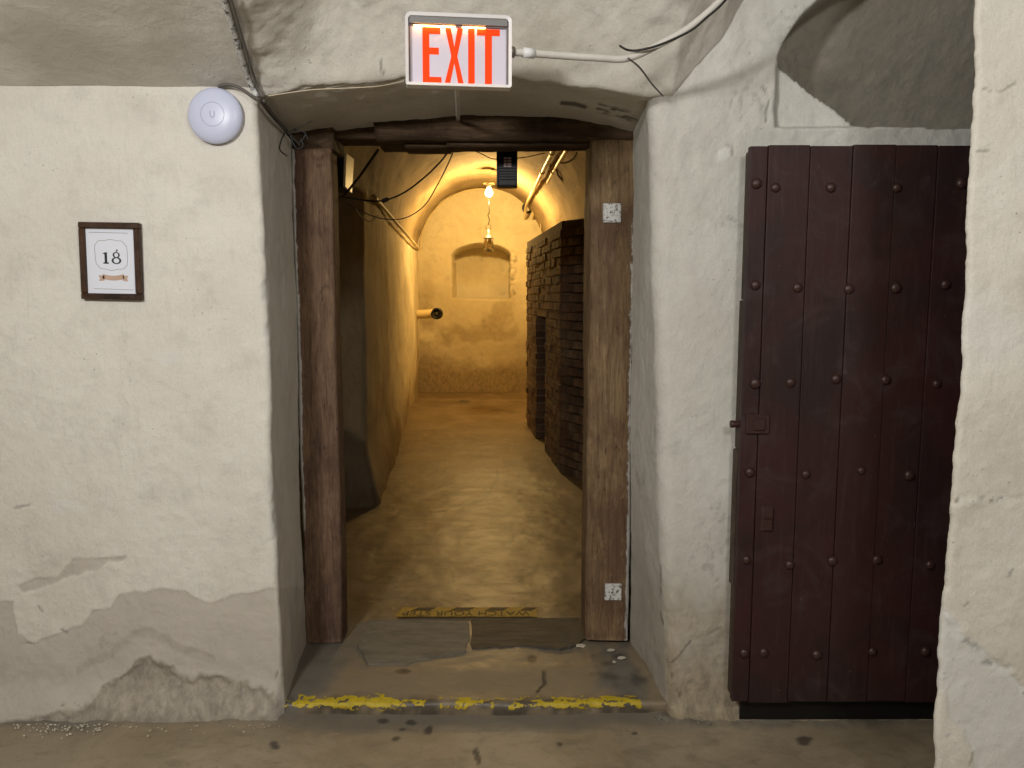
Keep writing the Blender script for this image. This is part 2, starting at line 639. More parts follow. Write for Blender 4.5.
fl = grid_mesh('floor', P, MAT['floor'], {'grey': grey, 'dark': dark})
tag(fl, 'worn beige concrete floor of the front cellar', kind='structure')

# ---- raised floor of the passage: step edge, threshold, long hall floor
ZS = 0.07
xs = spaced([(-1.75, -1.05, 0.05), (-1.05, 0.70, 0.009), (0.70, 1.35, 0.05)])
path = [(2.730, -0.02), (2.728, 0.012), (2.726, 0.030), (2.732, 0.042), (2.745, 0.046)]
path += [(y, 0.046 + (ZS - 0.046) * float(sstep(2.75, 2.98, y))) for y in spaced([(2.745, 3.7, 0.010), (3.7, 6.0, 0.03), (6.0, 12.4, 0.06)])[1:]]
path = np.array(path)
X, T = np.meshgrid(xs, np.arange(len(path)))
P = np.stack([X, path[:, 0][T], path[:, 1][T]], -1)
q = proj(P)
top = sstep(2.73, 2.80, P[..., 1])
P[..., 2] += top * (fbm(P, 1.5, 3, 15) * 0.012 + fbm(P, 9, 3, 16) * 0.004) + (1 - top) * fbm(P, 14, 3, 17) * 0.005
P[..., 1] += (1 - top) * (fbm(P, 6, 3, 18) * 0.012 + fbm(P, 30, 2, 19) * 0.004)
P[..., 2] -= 0.05 * sstep(0.55, 0.9, np.abs(P[..., 0] + 0.2) - 0.0) * (P[..., 1] < 2.9) * 0
qw = q + np.stack([fbm(P, 14, 3, 72), fbm(P, 14, 3, 73)], -1) * 10
grey = np.maximum(sstep(-3, 10, poly_sd(qw, [(270, 720), (300, 640), (372, 615), (372, 640), (350, 665), (330, 690), (318, 700), (300, 720)])),
                  sstep(-3, 10, poly_sd(qw, [(660, 720), (625, 636), (590, 640), (604, 668), (590, 690), (640, 700)])))
grey = np.maximum(grey, 0.5 * sstep(-6, 6, poly_sd(qw, [(340, 618), (600, 618), (600, 650), (470, 660), (350, 668)])))
dark = 0.7 * sstep(-4, 8, poly_sd(qw, [(580, 655), (625, 640), (650, 690), (618, 690), (590, 672)])) * sstep(-0.3, 0.4, fbm(P, 18, 4, 75))
for (cx, cy, rx, ry) in [(532, 659, 5, 4), (403, 673, 8, 3), (452, 572, 2, 2), (464, 402, 6, 2.2)]:
    dark = np.maximum(dark, 0.85 * sstep(1.25, 0.7, np.hypot((q[..., 0] - cx + 1.5 * fbm(P, 20, 2, 3)) / rx, (q[..., 1] - cy) / ry)))
for crack in ([(496, 472), (497, 480), (492, 488), (486, 497), (488, 503)], [(486, 497), (470, 503), (450, 506)], [(447, 566), (452, 572), (454, 580)], [(545, 672), (543, 683), (537, 692)]):
    dark = np.maximum(dark, 0.9 * sstep(2.2, 0.8, seg_dist(qw * 0.25 + q * 0.75, crack)))
dark = np.maximum(dark, 0.75 * (1 - top) * sstep(-0.35, 0.25, fbm(P, 20, 3, 76)))
pale = sstep(3.50, 3.30, P[..., 1] + 0.06 * fbm(P, 5, 4, 77))
hf = grid_mesh('floor_passage', P, MAT['hall_floor'], {'grey': grey, 'dark': dark, 'pale': pale}, flip=False)
tag(hf, 'raised brown concrete floor of the vaulted passage with step edge', kind='structure')

# yellow paint left on the step edge
yx = spaced([(-0.90, 0.53, 0.003)])
pth0 = np.array([(2.7255, 0.016), (2.7240, 0.031), (2.7305, 0.0430), (2.745, 0.0470), (2.762, 0.0474), (2.780, 0.0480)])
pth = np.stack([np.interp(np.linspace(0, 5, 19), np.arange(6), pth0[:, k]) for k in (0, 1)], -1)
X, T = np.meshgrid(yx, np.arange(len(pth)))
P = np.stack([X, pth[:, 0][T], pth[:, 1][T]], -1)
Q = P.copy()
tp = sstep(2.73, 2.80, P[..., 1])
P[..., 2] += 0.001 + tp * (fbm(Q, 1.5, 3, 15) * 0.012 + fbm(Q, 9, 3, 16) * 0.004) + (1 - tp) * fbm(Q, 14, 3, 17) * 0.005
P[..., 1] += (1 - tp) * (fbm(Q, 6, 3, 18) * 0.012 + fbm(Q, 30, 2, 19) * 0.004) - 0.003
wear = 1.3 * fbm(Q * np.array([0.45, 1, 1]), 50, 4, 80, 0.65) + 0.5 * fbm(Q, 4.5, 2, 81)
qx = proj(Q)[..., 0]
thr = lin([(290, -0.1), (300, -0.45), (385, -0.4), (400, 0.1), (430, 0.25), (480, 0.15), (500, -0.3), (550, -0.05), (600, -0.25), (640, -0.6), (645, 0.6)], qx)
edge = np.abs(T - 9.0) / 9.0
vis = wear > thr + 0.8 * edge ** 2.5
keep = vis[:-1, :-1] & vis[1:, 1:]
ps = grid_mesh('paint_stripe', P, MAT['yellow_paint'], None, hf, keep=keep)
ps['label'] = 'worn yellow painted stripe along the step edge'

# threshold stones
def slab(name, pxs, z, mat, label):
    bm = bmesh.new()
    pts = []
    for i in range(len(pxs)):
        a, b = pxs[i], pxs[(i + 1) % len(pxs)]
        for k in range(5):
            t = k / 5
            p = at(a[0] + (b[0] - a[0]) * t, a[1] + (b[1] - a[1]) * t, Z=z)
            p.x += random.uniform(-.006, .006)
            p.y += random.uniform(-.006, .006)
            pts.append(p)
    c = sum(pts, Vector()) / len(pts)
    topv = [bm.verts.new((p + (c - p) * 0.02)) for p in pts]
    botv = [bm.verts.new((p.x, p.y, z - 0.03)) for p in pts]
    n = len(pts)
    cv = bm.verts.new(c)
    for i in range(n):
        bm.faces.new((topv[i], topv[(i + 1) % n], cv))
        bm.faces.new((topv[i], botv[i], botv[(i + 1) % n], topv[(i + 1) % n]))
    o = bm_obj(name, bm, mat, hf)
    o['label'] = label
    return o


slab('threshold_stone', [(369, 619), (470, 620), (470, 636), (467, 651), (430, 658), (405, 664), (366, 664), (357, 645)], ZS + 0.009, MAT['stone_grey'], 'pale grey threshold stone')
slab('threshold_stone', [(471, 619), (592, 617), (598, 630), (578, 644), (560, 649), (528, 645), (500, 647), (470, 648)], ZS + 0.009, MAT['stone_dark'], 'dark broken threshold stone')

# ---- front wall, left of the doorway, turning into the left reveal
lx_top, lx_bot = at(256, 100, Y=YW).x, at(283, 688, Y=YW).x      # corner line
jx_top, jx_bot = at(293, 140, Y=YJ).x - 0.01, at(307, 645, Y=YJ).x - 0.01
zs = spaced([(-0.03, 2.33, 0.0065)])
sa = spaced([(-3.6, -1.95, 0.08), (-1.95, -0.05, 0.0065)])          # along the wall, 0 = corner
sr = spaced([(0, 1, 0.016)])
R0 = 0.022
cols = []
corner_x = lx_bot + (lx_top - lx_bot) * np.clip((zs - 0.02) / 2.2, 0, 1)
corner_x = corner_x + 0.010 * fbm(np.stack([zs * 0, zs * 0 + 3.3, zs], -1), 3.5, 4, 61)
jamb_x = jx_bot + (jx_top - jx_bot) * np.clip((zs - 0.06) / 2.1, 0, 1)
Zg = zs[:, None]
left = np.stack([np.broadcast_to(sa[None, :], (len(zs), len(sa))) * 1.0, np.full((len(zs), len(sa)), YW), np.broadcast_to(Zg, (len(zs), len(sa)))], -1).copy()
tt = (sa + 3.6) / 3.55
left[..., 0] = -3.6 + tt[None, :] * ((corner_x[:, None] - R0) + 3.6)
arc = np.linspace(0, math.pi / 2, 6)[1:]
ar = np.stack([(corner_x[:, None] - R0) + R0 * np.sin(arc)[None, :], np.broadcast_to(YW + R0 - R0 * np.cos(arc)[None, :], (len(zs), 5)), np.broadcast_to(Zg, (len(zs), 5))], -1)
rv = np.stack([corner_x[:, None] + (jamb_x - corner_x)[:, None] * sr[None, 1:], np.broadcast_to(YW + R0 + (YJ + 0.02 - YW - R0) * sr[None, 1:], (len(zs), len(sr) - 1)), np.broadcast_to(Zg, (len(zs), len(sr) - 1))], -1)
P = np.concatenate([left, ar, rv], 1)
q = proj(P)
front = P[..., 1] < YW + 0.002
warp = np.stack([fbm(P, 9, 4, 100), fbm(P, 9, 4, 101)], -1) * 9 + np.stack([fbm(P, 40, 3, 102), fbm(P, 40, 3, 103)], -1) * 4
qw = q + warp
low_line = lin([(-200, 640), (0, 616), (15, 614), (17, 634), (33, 643), (60, 633), (81, 624), (93, 611), (110, 606), (120, 593), (159, 587), (186, 590), (203, 600), (213, 601), (239, 593), (266, 589), (300, 586), (400, 580)], qw[..., 0] * 0.35 + q[..., 0] * 0.65)
sd1 = q[..., 1] + warp[..., 1] * 0.35 - low_line
patch = poly_sd(q + warp * 0.4, [(15, 586), (33, 578), (56, 578), (71, 558), (100, 556), (126, 555), (123, 561), (106, 563), (96, 571), (66, 578), (37, 590), (20, 592)])
patch2 = poly_sd(q + warp * 0.4, [(-60, 600), (4, 601), (14, 602), (14, 616), (-60, 620)])
grey = np.maximum(np.maximum(sstep(-1.0, 1.5, sd1), sstep(-1, 1.5, patch)), sstep(-1, 1.5, patch2)) * np.where(front, 1, 0.55)
rough_line = lin([(-200, 715), (0, 712), (85, 706), (110, 686), (133, 663), (149, 653), (166, 660), (183, 673), (213, 676), (246, 680), (266, 690), (290, 700), (400, 690)], qw[..., 0])
sd2 = qw[..., 1] - rough_line
low = sstep(-3, 3, sd2) * np.where(front, 0.9, 0.4)
arch_st = sstep(8, 2, np.abs(q[..., 1] + 0.3 * warp[..., 1] - lin([(60, 680), (110, 655), (135, 634), (155, 634), (175, 648), (230, 668)], q[..., 0]))) * (np.abs(q[..., 0] - 145) < 70) * 0.35
low = np.maximum(low, arch_st * front)
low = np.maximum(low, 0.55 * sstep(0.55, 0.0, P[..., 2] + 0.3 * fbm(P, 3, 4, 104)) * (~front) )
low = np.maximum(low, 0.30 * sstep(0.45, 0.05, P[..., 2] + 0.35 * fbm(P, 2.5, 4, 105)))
crack = np.zeros_like(low)
for cr in ([(66, 703), (78, 700), (90, 706)], [(267, 690), (272, 684), (276, 676), (278, 672)], [(268, 697), (263, 704), (266, 710)], [(33, 643), (20, 643)], [(60, 628), (66, 634)],
           [(10, 556), (18, 565)], [(0, 513), (10, 506), (30, 504)], [(38, 606), (42, 612)]):
    crack = np.maximum(crack, 0.5 * sstep(1.5, 0.4, seg_dist(q + warp * 0.3, cr)) * sstep(-0.25, 0.2, fbm(P, 25, 3, 109)) * front)
pits = fbm(P, 55, 3, 110) * 0.5 + fbm(P, 4, 3, 111) * 0.8
crack = np.maximum(crack, 0.2 * sstep(0.66, 0.78, pits) * front)
chip = sstep(0.028, 0.0, np.abs(P[..., 0] - corner_x[:, None]) + 0.5 * np.maximum(P[..., 1] - YW, 0)) * sstep(0.15, 0.5, fbm(P, 14, 4, 112))
crack = np.maximum(crack, 0.45 * chip * sstep(0.3, 0.6, fbm(P, 40, 2, 113)))
white = 0.5 * sstep(0.45, 0.6, fbm(P, 5, 4, 114)) * front * (q[..., 1] < 560) + 0.8 * chip * (q[..., 1] < 560)
D = relief(P)
D[..., 1] += (np.where(front, 0.0035, 0.0) * grey) + 0.004 * crack + 0.006 * low * fbm(P, 30, 4, 115) * np.where(front, 1, 0) + 0.006 * low
D[..., 0] -= chip * 0.006
D[..., 1] -= 0.010 * sstep(10, 0, np.abs(sd2)) * np.where(front, 1, 0) * low
P2 = P + D
# swell of the plaster at the foot of the wall
P2[..., 1] -= np.where(front, 0.05 * sstep(0.16, 0.0, P[..., 2]), 0)
wl = grid_mesh('wall_left', P2, MAT['plaster'], {'grey': grey, 'low': low, 'crack': crack, 'white': white})
tag(wl, 'cream plaster wall left of the doorway, peeling at its foot', kind='structure')

# ---- front wall, right of the doorway, with the right reveal and the arched niche
rx_top, rx_bot = at(650, 130, Y=YW).x, at(668, 690, Y=YW).x
rjx_top, rjx_bot = at(631, 140, Y=YJ).x + 0.01, at(629, 640, Y=YJ).x + 0.01
nrow = 430
tz = np.linspace(0, 1, nrow)
sr = spaced([(0, 1, 0.016)])
sb = spaced([(0.0, 1.20, 0.0065), (1.20, 2.05, 0.08)])
nR = 9
arc = np.linspace(0, math.pi / 2, nR + 1)[1:]
R1 = 0.055


def ztop(x):
    return 2.30 + 0.58 * sstep(0.42, 0.95, x)


def right_xy(z):
    k = np.clip((z - 0.02) / 2.15, 0, 1)
    cx = rx_bot + (rx_top - rx_bot) * k + 0.008 * fbm(np.stack([z * 0, z * 0 + 7.7, z], -1), 3.0, 4, 62)
    jx = rjx_bot + (rjx_top - rjx_bot) * k
    rvx = jx[:, None] + (cx - jx)[:, None] * sr[None, :]
    rvy = np.broadcast_to(YJ + 0.02 + (YW + R1 - YJ - 0.02) * sr[None, :], rvx.shape)
    acx = (cx + R1)[:, None] - R1 * np.cos(arc)[None, :]
    acy = np.broadcast_to(YW + R1 - R1 * np.sin(arc)[None, :], acx.shape)
    bx = (cx + R1)[:, None] + sb[None, 1:]
    by = np.full(bx.shape, YW)
    return np.concatenate([rvx, acx, bx], 1), np.concatenate([rvy, acy, by], 1)


xx0, _ = right_xy(np.array([2.2]))
zt = ztop(xx0[0])
Zg = -0.03 + (zt[None, :] + 0.03) * tz[:, None]
XX = np.zeros_like(Zg)
YY = np.zeros_like(Zg)
zlev = np.linspace(-0.05, 3.0, 300)
tx, ty = right_xy(zlev)
for c in range(Zg.shape[1]):
    XX[:, c] = np.interp(Zg[:, c], zlev, tx[:, c])
    YY[:, c] = np.interp(Zg[:, c], zlev, ty[:, c])
P = np.stack([XX, YY, Zg], -1)
q = proj(P)
front = P[..., 1] < YW + 0.03
warp = np.stack([fbm(P, 9, 4, 120), fbm(P, 9, 4, 121)], -1) * 9 + np.stack([fbm(P, 40, 3, 122), fbm(P, 40, 3, 123)], -1) * 4
low = 0.9 * sstep(0.80, 0.10, P[..., 2] + 0.30 * fbm(P, 3.2, 4, 124) + 0.1 * fbm(P, 16, 3, 125)) * np.where(front, 1, 0.55)
low = np.maximum(low, 0.95 * sstep(0.10, 0.03, P[..., 2] + 0.05 * fbm(P, 12, 3, 126)))
grey = 0.35 * sstep(0.0, 0.45, fbm(P, 2.6, 5, 127)) + 0.5 * sstep(1.1, 0.5, P[..., 2] + 0.3 * fbm(P, 2.0, 4, 128))
white = 0.9 * sstep(-0.5, 1, poly_sd(q + warp * 0.2, [(720, 152), (727, 146), (734, 147), (733, 155), (724, 162), (719, 160)]))
crack = np.zeros_like(low)
for cr in ([(714, 208), (726, 216), (738, 221)], [(660, 565), (662, 590), (660, 610), (664, 625)], [(670, 670), (673, 684), (680, 695)], [(706, 634), (720, 629)], [(672, 660), (690, 640)], [(720, 152), (727, 146), (734, 147), (733, 155)],
           [(662, 98), (668, 90)], [(764, 86), (770, 100), (768, 120)]):
    crack = np.maximum(crack, 0.55 * sstep(1.6, 0.5, seg_dist(q + warp * 0.35, cr)) * sstep(-0.25, 0.2, fbm(P, 25, 3, 129)))
pits = fbm(P, 60, 3, 130) * 0.5 + fbm(P, 4, 3, 131) * 0.8
crack = np.maximum(crack, 0.22 * sstep(0.55, 0.72, pits))
# arched niche over the door
NX, NZ, NA, NB, NBOT = 1.52, 2.29, 0.63, 0.40, 2.125
wx = P[..., 0] + 0.012 * fbm(P, 6, 3, 132)
wz = P[..., 2] + 0.008 * fbm(P, 6, 3, 133)
e_up = (1 - np.sqrt(((wx - NX) / NA) ** 2 + (np.maximum(wz - NZ, 0) / NB) ** 2)) * NB
sdn = np.minimum(e_up, wz - NBOT)
ins = sstep(0.0, 0.020, sdn)
nline = (2.335 - 0.72 * (P[..., 0] - 0.93)) - P[..., 2]          # proud left corner of the niche, shaped to catch light as a triangle
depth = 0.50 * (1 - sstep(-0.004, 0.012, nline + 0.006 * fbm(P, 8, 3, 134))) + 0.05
D = relief(P)
D[..., 1] += 0.004 * crack + 0.005 * low * fbm(P, 30, 4, 135) - 0.0035 * white
rough_amt = sstep(1.6, 2.3, P[..., 2]) * (1 - ins)
D[..., 1] += rough_amt * (0.014 * fbm(P, 5, 4, 136) + 0.006 * fbm(P, 24, 3, 137))
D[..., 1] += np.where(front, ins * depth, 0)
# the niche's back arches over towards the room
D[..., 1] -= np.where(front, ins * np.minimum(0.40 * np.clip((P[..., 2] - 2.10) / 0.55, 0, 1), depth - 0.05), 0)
D[..., 1] -= np.where(front, 0.025 * sstep(0.12, 0.0, P[..., 2]), 0)
low = np.maximum(low, 0.5 * ins * (depth > 0.3))  # niche shadow put into the colour of its deep back
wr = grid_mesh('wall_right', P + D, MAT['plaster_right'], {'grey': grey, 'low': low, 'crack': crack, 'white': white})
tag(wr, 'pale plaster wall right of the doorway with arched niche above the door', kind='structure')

# ---- ceiling left: low vault that springs off the wall top
def z_left(Y):
    d = np.maximum(YW - Y, 0)
    return np.minimum(ZC + 0.42 * d, 3.5)


def x_groin(Y):
    return -0.862 + 0.124 * np.maximum(YW - Y, 0)


ys = np.concatenate([spaced([(2.78, 1.85, 0.008)]), spaced([(1.85, -3.05, 0.12)])[1:]])
u = np.concatenate([np.linspace(0, 1, 30)[:-1] * 0.4, 0.4 + 0.6 * np.linspace(0, 1, 170)])
Yg = np.broadcast_to(ys[:, None], (len(ys), len(u)))
xg = x_groin(Yg)
X = -3.6 + (xg + 3.6) * u[None, :]
P = np.stack([X, Yg, z_left(Yg)], -1)
D = relief(P) * np.array([0.8, 0.8, 0.45])
sh = sstep(0.06, 0.0, np.abs(P[..., 0] - xg))
crack = 0.6 * sstep(0.012, 0.004, np.abs(P[..., 0] - xg + 0.02)) * sstep(-0.2, 0.2, fbm(P, 12, 3, 141))
D[..., 2] -= 0.012 * sh * (0.6 + 0.6 * fbm(P, 20, 3, 142))
cl = grid_mesh('ceiling_left', P + D, MAT['plaster_ceiling'], {'crack': crack, 'grey': 0.6 * sstep(-0.1, 0.4, fbm(P, 1.5, 4, 143))})
tag(cl, 'grey plaster vault over the left wall', kind='structure')

# ---- ceiling centre: soffit of the doorway embrasure, bulging face and the vault towards the camera
zf = lambda x: lin([(-1.0, 2.215), (-0.86, 2.235), (-0.70, 2.262), (-0.40, 2.283), (-0.15, 2.285), (0.15, 2.275), (0.32, 2.255), (0.45, 2.225), (0.55, 2.23), (0.7, 2.40), (0.95, 2.84), (2.7, 2.86)], x)
zb = lambda x: lin([(-1.0, 2.20), (-0.92, 2.205), (-0.60, 2.245), (-0.20, 2.262), (0.20, 2.255), (0.40, 2.225), (0.50, 2.20), (0.6, 2.24), (0.95, 2.84), (2.7, 2.86)], x)
rows = []           # (Y, kind t) : soffit then face
ysof = spaced([(YJ + 0.06, YW + 0.03, 0.012)])
sfac = np.concatenate([spaced([(0.0, 0.85, 0.008)]), spaced([(0.85, 5.75, 0.12)])[1:]])
u = np.concatenate([0.56 * np.linspace(0, 1, 260)[:-1], 0.56 + 0.44 * np.linspace(0, 1, 90)])
ncol = len(u)


def center_point(Yv, u):
    xg = np.where(Yv > YW, -0.93, x_groin(Yv)) * np.ones_like(u)
    return xg + (2.7 - xg) * u


PS = []
for Yv in ysof:
    x = center_point(Yv, u)
    t = (Yv - YW) / (YJ - YW)
    z = zf(x) * (1 - t) + zb(x) * t
    PS.append(np.stack([x, np.full(ncol, Yv), z], -1))
for s in sfac:
    # s = length travelled up and towards the room, from the arch edge
    Yv = YW + 0.02 - s * 0.99
    x = center_point(min(Yv, YW), u)
    d = max(YW - Yv, 0.0)
    rise = 0.50 * (1 - math.exp(-d / 0.28)) * sstep(-0.02, 0.30, x - x_groin(np.array(min(Yv, YW)))) * (1 - 0.25 * sstep(0.2, 1.0, x))
    zl = float(z_left(np.array(Yv)))
    w = sstep(0.0, 0.18, x - x_groin(np.array(min(Yv, YW))))
    zbase = zf(x) * w + (zl) * (1 - w) if d > 0 else zf(x)
    z = zbase + rise + (0.06 * d + 0.32 * max(d - 0.8, 0)) * w
    z = np.minimum(z, 3.5 + 0 * z)
    PS.append(np.stack([x, np.full(ncol, Yv), z], -1))
P = np.array(PS)
D = relief(P)
b = sstep(2.9, 2.6, P[..., 1])
D[..., 2] += (0.020 * fbm(P, 4.5, 4, 150) + 0.010 * fbm(P, 15, 4, 151)) * b + 0.004 * fbm(P, 12, 3, 152)
D[..., 1] += (0.014 * fbm(P, 6, 4, 153)) * b
q = proj(P + D)
crack = 0.8 * sstep(3, 1, seg_dist(q, [(562, 103), (575, 104), (585, 107)])) + 0.8 * sstep(8, 2, seg_dist(q, [(600, 108), (618, 113), (634, 118)])) * sstep(-0.2, 0.3, fbm(P, 40, 3, 154))
crack = np.maximum(crack, 0.6 * sstep(2, 0.7, seg_dist(q, [(380, 60), (383, 75)])))
low = 0.15 * sstep(2.95, 3.15, P[..., 1])
cc = grid_mesh('ceiling', P + D, MAT['plaster_ceiling'], {'crack': crack, 'low': low, 'grey': 0.5 * sstep(-0.1, 0.5, fbm(P, 2.2, 4, 155))})
tag(cc, 'lumpy whitewashed vault and soffit over the doorway', kind='structure')

# ---- pier at the right, close to the camera
YP = 1.95
zs = spaced([(-0.03, 3.45, 0.0065)])
edge_px = [(978, -40), (977, 60), (973, 150), (967, 290), (961, 380), (955, 450), (950, 540), (946, 600), (943, 640), (940, 690), (936, 720), (934, 768), (930, 830)]
ez = np.array([at(x, y, Y=YP).z for x, y in edge_px])[::-1]
ex = np.array([at(x, y, Y=YP).x for x, y in edge_px])[::-1]
cx = np.interp(zs, ez, ex) + 0.006 * fbm(np.stack([zs * 0, zs * 0 + 1.7, zs], -1), 7, 4, 63) + 0.004 * fbm(np.stack([zs * 0, zs * 0 + 2.7, zs], -1), 30, 3, 64)
Rp = 0.012
sside = spaced([(0, 1, 0.03)])
sface = spaced([(0, 0.30, 0.006), (0.30, 1.0, 0.012), (1.0, 1.6, 0.1)])
arc = np.linspace(0, math.pi / 2, 5)[1:]
sx = cx[:, None] + 0.66 * 0.45 * (1 - sside)[None, :]
sy = np.broadcast_to(2.40 + (YP + Rp - 2.40) * sside[None, :], sx.shape)
axx = (cx + Rp)[:, None] - Rp * np.cos(arc)[None, :]
ayy = np.broadcast_to(YP + Rp - Rp * np.sin(arc)[None, :], axx.shape)
fx = (cx + Rp)[:, None] + sface[None, 1:]
fy = np.full(fx.shape, YP)
XX = np.concatenate([sx, axx, fx], 1)
YY = np.concatenate([sy, ayy, fy], 1)
P = np.stack([XX, YY, np.broadcast_to(zs[:, None], XX.shape)], -1)
q = proj(P)
front = P[..., 1] < YP + 0.02
warp = np.stack([fbm(P, 9, 4, 160), fbm(P, 9, 4, 161)], -1) * 10 + np.stack([fbm(P, 36, 3, 162), fbm(P, 36, 3, 163)], -1) * 6
qw = q + warp
peel = poly_sd(qw, [(930, 600), (950, 612), (962, 634), (985, 652), (1010, 668), (1030, 690), (1060, 900), (986, 900), (969, 752), (956, 725), (944, 690), (930, 690)])
grey = sstep(-1.5, 1.5, peel)
rim = sstep(7, 1, np.abs(poly_sd(qw, [(930, 606), (950, 618), (962, 640), (985, 658), (1010, 674), (1040, 700), (1100, 760), (1100, 500), (930, 500)])) ) * (q[..., 1] < 720)
white = 0.65 * grey + 0.5 * rim * sstep(-0.1, 0.3, fbm(P, 30, 3, 164)) + 0.55 * sstep(0.25, 0.55, fbm(P, 2.6, 4, 165))
crack = np.zeros_like(grey)
for cr in ([(985, 88), (1003, 88), (1018, 80)], [(976, 152), (990, 150)], [(1010, 575), (1013, 568)], [(966, 606), (969, 601)], [(968, 762), (971, 752)]):
    crack = np.maximum(crack, 0.45 * sstep(1.8, 0.6, seg_dist(q + warp * 0.3, cr)))
crack = np.maximum(crack, 0.25 * sstep(0.52, 0.68, fbm(P, 60, 3, 166) * 0.5 + fbm(P, 5, 3, 167) * 0.7))
crack = np.maximum(crack, 0.5 * rim * sstep(0.3, 0.5, fbm(P, 34, 3, 168)))
D = relief(P)
D[..., 1] += np.where(front, 0.004 * grey - 0.006 * rim * fbm(P, 20, 3, 169) + 0.003 * crack, 0)
wp = grid_mesh('wall_pier', P + D, MAT['plaster_pier'], {'grey': grey, 'low': 0 * grey, 'crack': crack, 'white': white})
tag(wp, 'cream plaster pier at the right edge of the photo', kind='structure')

# ---- rest of the cellar behind the camera
for nm, pts in (('wall_side_left', [(-3.55, -3, 0), (-3.55, 2.75, 0), (-3.55, 2.75, 3.6), (-3.55, -3, 3.6)]),
                ('wall_side_right', [(2.65, -3, 0), (2.65, 2.9, 0), (2.65, 2.9, 3.6), (2.65, -3, 3.6)]),
                ('wall_behind', [(-3.6, -2.95, 0), (2.7, -2.95, 0), (2.7, -2.95, 3.6), (-3.6, -2.95, 3.6)])):
    bm = bmesh.new()
    bm.faces.new([bm.verts.new(p) for p in pts])
    o = bm_obj(nm, bm, MAT['plaster'])
    tag(o, 'plain cream plaster wall outside the photo', kind='structure')

# ------------------------------------------------------------------ the vaulted passage
YB = 12.05
AX = 0.065


def hall_cx(Y):
    return -0.485 + AX * (12.0 - Y)


HW, ZSP, RISE = 0.975, 2.25, 0.975


def hall_attrs(P, s0):
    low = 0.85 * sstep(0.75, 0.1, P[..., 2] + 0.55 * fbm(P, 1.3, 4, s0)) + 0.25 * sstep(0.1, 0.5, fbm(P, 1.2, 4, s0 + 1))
    grey = 0.6 * sstep(0.0, 0.4, fbm(P, 0.9, 5, s0 + 2))
    crack = 0.35 * sstep(0.45, 0.6, fbm(P, 6, 5, s0 + 3))
    return {'low': low, 'grey': grey, 'crack': crack, 'white': 0 * low}


def hall_relief(P):
    return vec_noise(P, 0.8, 3, 200) * 0.04 + vec_noise(P, 4, 3, 201) * 0.012 + vec_noise(P, 16, 2, 202) * 0.004


# left wall
pl = [(-1.36, 3.36), (-1.36, 5.30), (-1.33, 5.36), (-1.06, 5.40), (-1.035, 5.46), (-1.46, 12.2)]
pts = []
for (a, b) in zip(pl[:-1], pl[1:]):
    n = max(2, int(math.dist(a, b) / 0.05))
    for k in range(n):
        pts.append((a[0] + (b[0] - a[0]) * k / n, a[1] + (b[1] - a[1]) * k / n))
pts.append(pl[-1])
pts = np.array(pts)
zs = spaced([(0.0, 2.30, 0.03)])
P = np.zeros((len(zs), len(pts), 3))
P[..., 0] = pts[None, :, 0]
P[..., 1] = pts[None, :, 1]
P[..., 2] = zs[:, None]
foot = sstep(0.55, 0.05, P[..., 2])
P[..., 0] += 0.09 * foot * sstep(5.2, 5.5, P[..., 1]) * sstep(9.5, 6.0, P[..., 1])
P[..., 1] -= 0.03 * foot * (np.abs(P[..., 1] - 5.38) < 0.08)
at_l = hall_attrs(P, 210)
at_l['low'] = np.maximum(at_l['low'], 0.55 * (P[..., 1] < 5.45))  # near section toned darker for its shade from the bulb
at_l['crack'] = np.maximum(at_l['crack'], 0.6 * sstep(-0.02, 0.04, 0.55 - P[..., 2] + 0.5 * fbm(P, 2.2, 4, 215)) * (P[..., 1] < 5.45))
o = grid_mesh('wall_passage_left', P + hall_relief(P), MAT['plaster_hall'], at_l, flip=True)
tag(o, 'stained plaster left wall of the vaulted passage', kind='structure')
# right wall
pl = [(1.26, 3.36), (1.02, 8.96), (0.98, 9.0), (0.70, 9.02), (0.672, 9.06), (0.487, 12.2)]
pts = []
for (a, b) in zip(pl[:-1], pl[1:]):
    n = max(2, int(math.dist(a, b) / 0.08))
    for k in range(n):
        pts.append((a[0] + (b[0] - a[0]) * k / n, a[1] + (b[1] - a[1]) * k / n))
pts.append(pl[-1])
pts = np.array(pts)
zs = spaced([(0.0, 2.95, 0.04)])
P = np.zeros((len(zs), len(pts), 3))
P[..., 0] = pts[None, :, 0]
P[..., 1] = pts[None, :, 1]
P[..., 2] = zs[:, None]
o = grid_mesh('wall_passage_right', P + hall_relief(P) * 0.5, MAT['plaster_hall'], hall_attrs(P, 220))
tag(o, 'plaster right wall of the vaulted passage behind the brick mass', kind='structure')
# vault
ys = spaced([(3.36, 12.2, 0.06)])
an = np.linspace(math.pi, 0, 61)
P = np.zeros((len(ys), len(an) + 2, 3))
hwL = np.full(len(ys), HW)
P[:, 1:-1, 0] = hall_cx(ys)[:, None] + HW * np.cos(an)[None, :]
P[:, 1:-1, 1] = ys[:, None]
P[:, 1:-1, 2] = ZSP + RISE * np.sin(an)[None, :]
P[:, 0] = np.stack([np.full(len(ys), -1.75), ys, np.full(len(ys), ZSP)], -1)
P[:, -1] = np.stack([np.full(len(ys), 1.5), ys, np.full(len(ys), ZSP + 0.0)], -1)
D = hall_relief(P)
